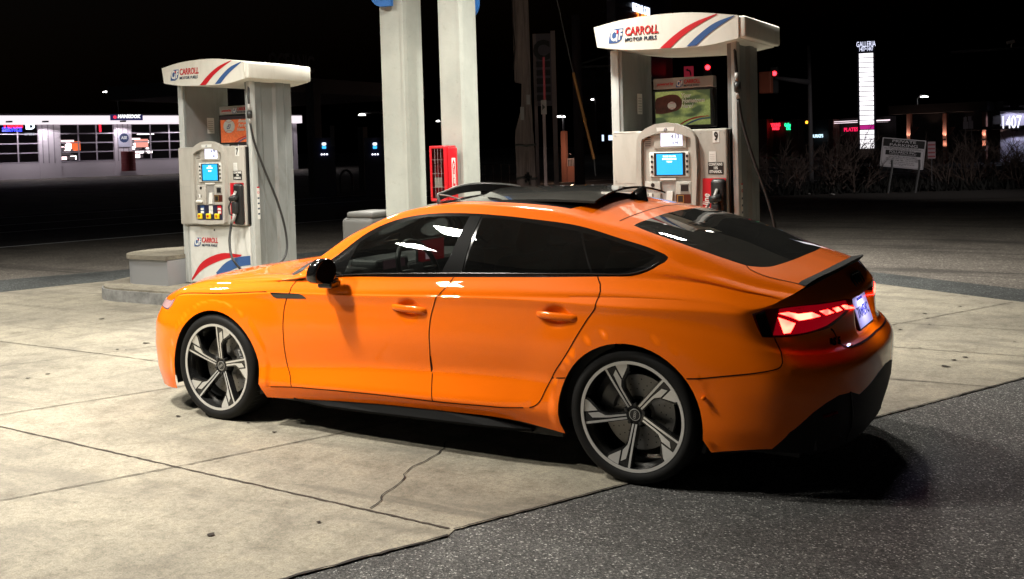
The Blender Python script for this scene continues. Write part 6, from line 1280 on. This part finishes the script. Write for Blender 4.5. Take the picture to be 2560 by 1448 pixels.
x0, y0 = oxy(2515, 308); x1, _ = oxy(2562, 308); v, f, mm = text('1407', 1.05, Matrix(), em('number_white', (.85, .88, 1), 1.8), 1, .012); wd = max(a.x for a in v) - min(a.x for a in v); q = MB(); Mx = MO @ Matrix.Translation(((x0 + x1) / 2, y0, .95)) @ Matrix.Diagonal(((x1 - x0) / wd, 1, 1, 1)); q.add([Mx @ a for a in v], f, mm); q.build('building_number', t)
oi = Matrix.Translation((oa + ob) / 2)
for i, (px, pt) in enumerate(((2278, 283), (2368, 284), (2466, 280))):
    x, _ = oxy(px, 340); mb = MB(); hw = 4.5 * 64 / 2510; mb.box((x - hw, 0, .1), (x + hw, oxy(px, pt)[1], .5), brick, MO)
    mb.build('brick_pillar', t)
    mb = MB(); zc = oxy(px, 341)[1]; zt_ = oxy(px, 318)[1]
    if i < 2:
        for s_ in (-1, 1):
            if i == 0 and s_ < 0: continue
            mb.add([MO @ Vector((x + s_ * hw, zc, .1)), MO @ Vector((x + s_ * hw * 3.4, zt_, -.2)), MO @ Vector((x + s_ * hw, zt_, .1)), MO @ Vector((x + s_ * hw, zc, -.1)), MO @ Vector((x + s_ * hw * 3.4, zt_, -.4)), MO @ Vector((x + s_ * hw, zt_, -.1))], [(0, 1, 2), (3, 5, 4), (0, 3, 4, 1), (1, 4, 5, 2)], brick)
        mb.build('pillar_bracket', t)
    for z_, en in ((oxy(px, 346)[1], 90), (oxy(px, 372)[1], 60)):
        lb = MB(); lb.box((x - .12, z_ - .12, .6), (x + .12, z_ - .02, .8), metal_d, MO); lb.build('pillar_lamp', t)
        ld = bpy.data.lights.new('pillar_light', 'SPOT'); ld.energy = en; ld.color = (1, .62, .48); ld.spot_size = radians(110); ld.shadow_soft_size = .06; lo_ = bpy.data.objects.new('pillar_light', ld); link(lo_, t); lo_.location = MO @ Vector((x, z_, .72)); lo_.rotation_euler = (pi, 0, 0)
for px, pz_, en in ((2522, 276, 70), (2560, 276, 50), (2540, 318, 45)):
    x, z_ = oxy(px, pz_); ld = bpy.data.lights.new('wall_light', 'SPOT'); ld.energy = en; ld.color = (.80, .80, 1.0); ld.spot_size = radians(140); ld.shadow_soft_size = .08; lo_ = bpy.data.objects.new('wall_light', ld); link(lo_, t); lo_.location = MO @ Vector((x, z_ + .15 if pz_ < 300 else z_ - .3, .35)); lb = MB(); lb.box((x - .15, (z_ + .2 if pz_ < 300 else z_ - .25), .2), (x + .15, (z_ + .3 if pz_ < 300 else z_ - .18), .5), metal_d, MO); lb.build('wall_lamp', t)
tag(mobj('office_path', [tuple(onz(px, py, .01)) for px, py in ((2500, 395), (2640, 393), (2700, 401), (2520, 402))], [(0, 1, 2, 3)], mat('pale_path', (.5, .45, .45), .8)), kind='structure')
# unlit multi storey block, far
a = dep(1450, 430, 120); b = dep(1560, 430, 120); a.z = b.z = 0; t = thing('office_block', (a + b) / 2, 'dim five storey office block seen left of the right pump', 'building'); Mb = plane_M((0, 0, 0), b - a, (0, 0, 1)); w = (b - a).length; mb = MB(); hz = dep(1500, 175, 120).z; blk = mat('block_concrete', (.10, .075, .06), .9); mb.box((-w * .5, 0, -8), (w * 1.2, hz, 0), blk, Mb); mb.build('block_wall', t)
for fl_ in range(5):
    for c_ in range(5): mb = MB(); x = -w * .44 + c_ * w * .34; z_ = 1.6 + fl_ * hz / 5.3; mb.box((x, z_, 0), (x + w * .22, z_ + hz / 9, .03), gl_in, Mb); mb.build('window', t)
ld = bpy.data.lights.new('block_light', 'SPOT'); ld.energy = 900; ld.color = (1, .75, .6); ld.spot_size = radians(120); lo_ = bpy.data.objects.new('block_light', ld); link(lo_, t); c_ = Mb @ Vector((0, .6, 9)); lo_.location = c_; lo_.rotation_euler = (Mb @ Vector((0, 8, 0)) - c_).to_track_quat('-Z', 'Y').to_euler()
for px, py in ((1509, 343), (1526, 343)): pass
lit = thing('lit_shop_window', dep(1518, 348, 80), 'small pale lit window low on the far block left of the right pump', 'window'); mb = MB(); M = plane_M((0, 0, 0), facing(lit.location), (0, 0, 1)); mb.box((-.42, -.15, 0), (-.26, .35, .05), em('pale_window', (.6, .75, 1), 1.6), M); mb.box((.1, -.1, 0), (.5, .3, .05), MATS['pale_window'], M); mb.build('glow_pane', lit)
# low brick wall with pillar and railing
for px0, px1, py0, py1, lab in ((1408, 1416, 328, 412, 'warm lit brick pillar left of the dark slim pole'),): 
    a = dep((px0 + px1) / 2, py1, 48); b = dep((px0 + px1) / 2, py0, 48); g = 0; mb = MB(); mb.box((a.x - .12, a.y - .12, g), (a.x + .12, a.y + .12, b.z), mat('warm_brick', (.30, .12, .08), .9)); tag(mb.build('gate_pillar'), lab, 'pillar')
a, b = dep(1416, 414, 48), dep(1446, 414, 48); a.z = b.z = 0; mb = MB(); up_ = Vector((0, 0, 1)); mb.add([a, b, b + up_ * .75, a + up_ * .75], [(0, 1, 2, 3)], MATS['warm_brick'])
mb.add([a + Vector((0, .2, 0)), b + Vector((0, .2, 0)), b + Vector((0, .2, .75)), a + Vector((0, .2, .75)), a + up_ * .75, b + up_ * .75], [(0, 3, 2, 1), (3, 4, 5, 2)], MATS['warm_brick']); tag(mb.build('garden_wall'), 'low warm brick wall with railing beside the lit brick pillar', 'wall')
mb = MB(); 
for i in range(9): p = a.lerp(b, i / 8) + up_ * .75; mb.tube([p, p + up_ * .35], .02, mat('pale_rail', (.4, .35, .35), .6), 5)
mb.tube([a + up_ * 1.1, b + up_ * 1.1], .025, MATS['pale_rail'], 5); tag(mb.build('wall_railing'), 'pale railing on top of the low brick wall', 'railing')
ld = bpy.data.lights.new('path_light', 'POINT'); ld.energy = 60; ld.color = (1, .6, .4); ld.shadow_soft_size = .1; t = thing('path_lamp', dep(1425, 385, 46.5), 'tiny warm lamp lighting the low brick wall', 'lamp'); MB().box((-.05, -.05, -.05), (.05, .05, .0), metal_d).build('lamp_body', t); lo_ = bpy.data.objects.new('path_light', ld); link(lo_, t); lo_.location = (0, 0, .12)
# blue kerb glow
# overhead wires and camera mast
def wire(p, q, sag, label):
    a, b = Vector(p), Vector(q); mb = MB(); mb.tube([a.lerp(b, i / 12) - Vector((0, 0, sag * 4 * (i / 12) * (1 - i / 12))) for i in range(13)], .012, satin, 4, cap=False); tag(mb.build('overhead_wire'), label, 'wire', 'overhead wires')
wire(dep(1452, 60, 30), dep(1700, -160, 40), .4, 'faint overhead wire rising right from the slim dark pole'); wire(dep(1452, 90, 30), dep(1760, -160, 40), .4, 'lower faint overhead wire rising right from the slim dark pole')
a, b = dep(2378, 131, 34), dep(2600, 117, 34); mb = MB(); mb.tube([a, b, b + Vector((0, 0, -.0))], .045, dim, 8); mb.tube([b, Vector((b.x, b.y, 0))], .09, dim, 8); tag(mb.build('mast_arm', smooth=True), 'long pale mast arm carrying the white camera at the right edge', 'mast')
c = dep(2529, 116, 34); t = thing('security_camera', c, 'small white security camera standing on the long mast arm', 'camera'); M = plane_M((0, 0, 0), facing(c), (0, 0, 1)); mb = MB(); mb.rbox((-.13, .10, -.08), (.13, .20, .06), mat('camera_shell', (.55, .50, .46), .4), .02, M @ Matrix.Rotation(.2, 4, 'Z')); mb.build('camera_body', t); mb = MB(); mb.tube([M @ Vector((-.0, -.10, 0)), M @ Vector((-.02, .02, 0)), M @ Vector((.02, .12, 0))], .02, MATS['camera_shell'], 6); mb.build('camera_bracket', t)
# private parking sign
c = dep(2257, 384, 30.0); t = thing('parking_sign', (c.x, c.y, 0), 'tilted private parking sign on two thin posts before the bare shrubs', 'sign'); r_ = facing(c); r_ = (r_ + Vector((0, 0, -.115))).normalized(); uu_ = Vector((-.0, 0, 1)); uu_ = (uu_ + facing(c) * .10).normalized(); M = plane_M((0, 0, c.z), r_, uu_); k = 30.0 / 2510; W2, H2 = 51 * k, 36.5 * k
sgm_ = mat('sign_grey_white', (.50, .48, .50), .45); mb = MB(); mb.rbox((-W2, -H2, -.008), (W2, H2, 0), sgm_, .012, M, 2); mb.build('sign_board', t); b1 = MB(); dkk = mat('sign_black_print', (.008, .008, .008), .5)
b1.box((-W2 * .94, H2 * .42, .001), (W2 * .94, H2 * .93, .002), dkk, M); b1.box((-W2 * .80, -H2 * .16, .001), (W2 * .82, H2 * .17, .002), dkk, M)
for x0, x1, y0, y1 in ((-.95, .95, .935, .945), (-.95, .95, -.945, -.93), (-.955, -.945, -.94, .94), (.945, .955, -.94, .94)): b1.box((W2 * x0, H2 * y0, .0012), (W2 * x1, H2 * y1, .0022), dkk, M)
for s_, y_, h_, sx_, m_ in (('PRIVATE', .80, .20, 1.65, sgm_), ('PARKING', .54, .20, 1.75, sgm_), ("POLLARD’S INC.", .06, .17, 1.15, sgm_), ('TOWING', 5, .1, 1, sgm_), ('LICENSE NO. TOWING 24 HOURS', -.085, .085, 1.05, sgm_), ('UNAUTHORIZED VEHICLES', .36, .105, 1.2, dkk), ('WILL BE TOWED AT VEHICLE OWNER’S', .275, .105, 1.05, dkk), ('RISK AND EXPENSE TO:', .20, .10, 1.05, dkk), ('VEHICLES MAY BE RECLAIMED', -.26, .10, 1.1, dkk), ('24 HOURS PER DAY 7 DAYS A WEEK', -.38, .10, 1.05, dkk), ('WITH THE SAME TIME - ANY SUCH TIME', -.50, .09, 1.0, dkk), ('By Payment accepted in cash or card', -.62, .08, 1.0, dkk), ('Non towing vehicle storage fees per day', -.74, .08, 1.0, dkk), ('In effect', -.84, .07, 1.0, dkk)):
    if y_ < 2: b1.add(*text(s_, h_ * H2 * 1.25, M @ Matrix.Translation((0, y_ * H2, .0028)), m_, sx_, .0012 if h_ > .15 else .0003, depth=.0003))
b1.build('sign_lettering', t)
fx = facing(c)
for s_, px_ in ((-1, 2213), (1, 2276)): p = Vector((fx.x * s_ * .38 - .02, fx.y * s_ * .38, 0)); p2 = p + fx * .10 + Vector((0, 0, c.z - H2 * .9)); mb = MB(); mb.tube([p - fx * .03, p2, p2 + Vector((0, 0, .2))], .032, mat('sign_stake', (.12, .12, .12), .6, .3), 6); mb.build('sign_post', t)
c2 = dep(2329, 374, 31); mb = MB(); M2 = plane_M(c2, facing(c2), (0, 0, 1)); mb.box((-.11, -.28, -.01), (.11, .24, 0), mat('faded_striped_board', (.30, .22, .24), .6), M2); mb.box((-.01, -c2.z, -.03), (.01, -.1, -.011), metal_d, M2)
for i in range(4): mb.box((-.10, -.24 + i * .12, .001), (.10, -.19 + i * .12, .002), mat('faded_red', (.25, .05, .06), .6), M2 @ Matrix.Rotation(.5, 4, 'Z') if False else M2)
tag(mb.build('marker_board'), 'small faded striped marker behind the parking sign', 'sign')
c3 = dep(2415, 312, 34); mb = MB(); M3 = plane_M((c3.x, c3.y, 0), facing(c3), (0, 0, 1)); pb_ = mat('back_of_sign', (.22, .19, .22), .6)
for x_, z0_, z1_, w_ in ((-.09, 325, 295, .05), (.05, 322, 293, .05)): pass
for px0, px1, py0, py1 in ((2409, 2417, 293, 304), (2408, 2421, 304, 323), (2420, 2428, 291, 302), (2422, 2433, 302, 322)):
    a_ = M3.inverted() @ dep(px0, py1, 34); b_ = M3.inverted() @ dep(px1, py0, 34); mb.box((min(a_.x, b_.x), a_.y, -.02), (max(a_.x, b_.x), b_.y, 0), pb_, M3)
mb.box((-.03, 0, -.06), (.0, c3.z + .3, -.02), metal_d, M3); mb.box((.16, 0, -.06), (.19, c3.z + .3, -.02), metal_d, M3); tag(mb.build('sign_backs'), 'pair of stacked sign backs above the right shrub', 'sign')
# litter
paper = mat('litter_white', (.55, .53, .50), .8)
for px, py, s_, lab in ((2104, 464, .16, 'white scrap of paper under the left shrub'), (2081, 487, .13, 'flat pale litter scrap at the foot of the left shrub'), (2068, 477, .12, 'crumpled pale litter between shrub stems'), (2325, 474, .09, 'tiny pale scrap right of the parking sign'), (2023, 484, .05, 'smallest pale scrap left of the litter')):
    p = onz(px, py, .03); mb = MB(); pts = [(p.x + s_ * (cos(a) * random.uniform(.6, 1.1)), p.y + s_ * .7 * sin(a) * random.uniform(.6, 1.1), random.uniform(.02, .02 + s_ * .5)) for a in np.linspace(0, 2 * pi, 8)[:-1]]; mb.add(pts + [(x, y, z - .012) for x, y, z in pts], [tuple(range(7)), tuple(range(13, 6, -1))] + [(i, i + 7, (i + 1) % 7 + 7, (i + 1) % 7) for i in range(7)], paper); tag(mb.build('litter'), lab, 'litter', 'litter on the verge')
# bare shrubs
twig = mat('bare_twigs', (.085, .06, .05), .9)
def shrub(px, Z, wpx, toppy, n_st, label, seed):
    rn_ = random.Random(seed); base = dep(px, 480, Z); base.z = 0; top = dep(px, toppy, Z).z; W3 = wpx * Z / 2510 / 2; fx = facing(base); fy = Vector((-fx.y, fx.x, 0)); mb = MB()
    def grow(p, d, ln, r, lvl):
        q = p; pts = [p]; dd_ = d.copy()
        for _ in range(3):
            dd_ = (dd_ + Vector((rn_.gauss(0, .18), rn_.gauss(0, .18), rn_.gauss(.04, .12)))).normalized(); q = q + dd_ * ln / 3; pts.append(q)
        mb.tube(pts, [r, r * .8, r * .6, r * .4], twig, 4 if lvl else 5, cap=False)
        if lvl < 3:
            for _ in range(rn_.choice([2, 3, 3])):
                b = pts[rn_.choice([1, 2, 3])]; nd = (dd_ + Vector((rn_.gauss(0, .55), rn_.gauss(0, .55), rn_.gauss(.12, .35)))).normalized(); grow(b, nd, ln * rn_.uniform(.55, .8), r * .62, lvl + 1)
    for i in range(n_st):
        u_ = rn_.uniform(-1, 1); p = base + fx * u_ * W3 * .8 + fy * rn_.uniform(-.8, .8); d = (fx * (u_ * .9 + rn_.gauss(0, .35)) + fy * rn_.gauss(0, .3) + Vector((0, 0, 1))).normalized(); grow(p, d, (top * rn_.uniform(.42, .62)) * (1 - .25 * abs(u_)), .028, 0)
    o = mb.build('bare_shrub'); tag(o, label, 'shrub', 'bare shrubs on the verge')
shrub(1950, 31.5, 110, 345, 18, 'leafless shrub directly right of the right fuel pump', 1); shrub(2050, 32.0, 140, 322, 26, 'leafless shrub below the small amber traffic light', 2); shrub(2142, 31.5, 100, 338, 20, 'leafless shrub in front of the white lit pylon', 3)
shrub(2385, 32.5, 110, 345, 20, 'leafless shrub right of the parking sign', 4); shrub(2460, 32.5, 110, 322, 26, 'leafless shrub before the brick pillars at right', 5); shrub(2550, 31.5, 60, 345, 14, 'leafless shrub cut by the right picture edge', 6)
hd = MB(); dkh = mat('ground_cover_dark', (.012, .012, .010), .95); rn_ = random.Random(5)
for i in range(2600):
    px = rn_.uniform(1905, 2600); Z = rn_.uniform(30.5, 34.5); b = dep(px, 480, Z); b.z = 0; h_ = rn_.uniform(.1, .45); a_ = rn_.uniform(0, 6.28); w_ = rn_.uniform(.02, .06)
    lean = Vector((rn_.gauss(0, .15), rn_.gauss(0, .15), h_)); s_ = Vector((cos(a_) * w_, sin(a_) * w_, 0)); hd.add([b - s_, b + s_, b + lean], [(0, 1, 2)], dkh)
tag(hd.build('undergrowth'), kind='stuff')

# added lamp, out of view on the right, made up to light the parking sign
sl = thing('street_lamp', (17, 12, 0), 'added street lamp out of view that brightens the parking sign', 'street lamp'); mb = MB(); mb.tube([(0, 0, 0), (0, 0, 7.9), (-.5, .5, 8.3), (-1.2, 1.2, 8.3)], .09, metal_d, 8); mb.build('lamp_post', sl, smooth=True)
mb = MB(); mb.rbox((-1.6, 1.0, 8.2), (-1.0, 1.4, 8.36), metal_d, .03); mb.build('lamp_head', sl)
ld = bpy.data.lights.new('added_verge_light', 'SPOT'); ld.energy = 7500; ld.color = (1, .92, .9); ld.spot_size = radians(24); ld.spot_blend = .9; ld.shadow_soft_size = .15; lo_ = bpy.data.objects.new('added_verge_light', ld); link(lo_, sl); lo_.location = (-1.3, 1.2, 8.15)
tg = Vector((-.6, 27.3, 1.4)) - Vector((15.7, 13.2, 8.15)); lo_.rotation_euler = tg.to_track_quat('-Z', 'Y').to_euler()
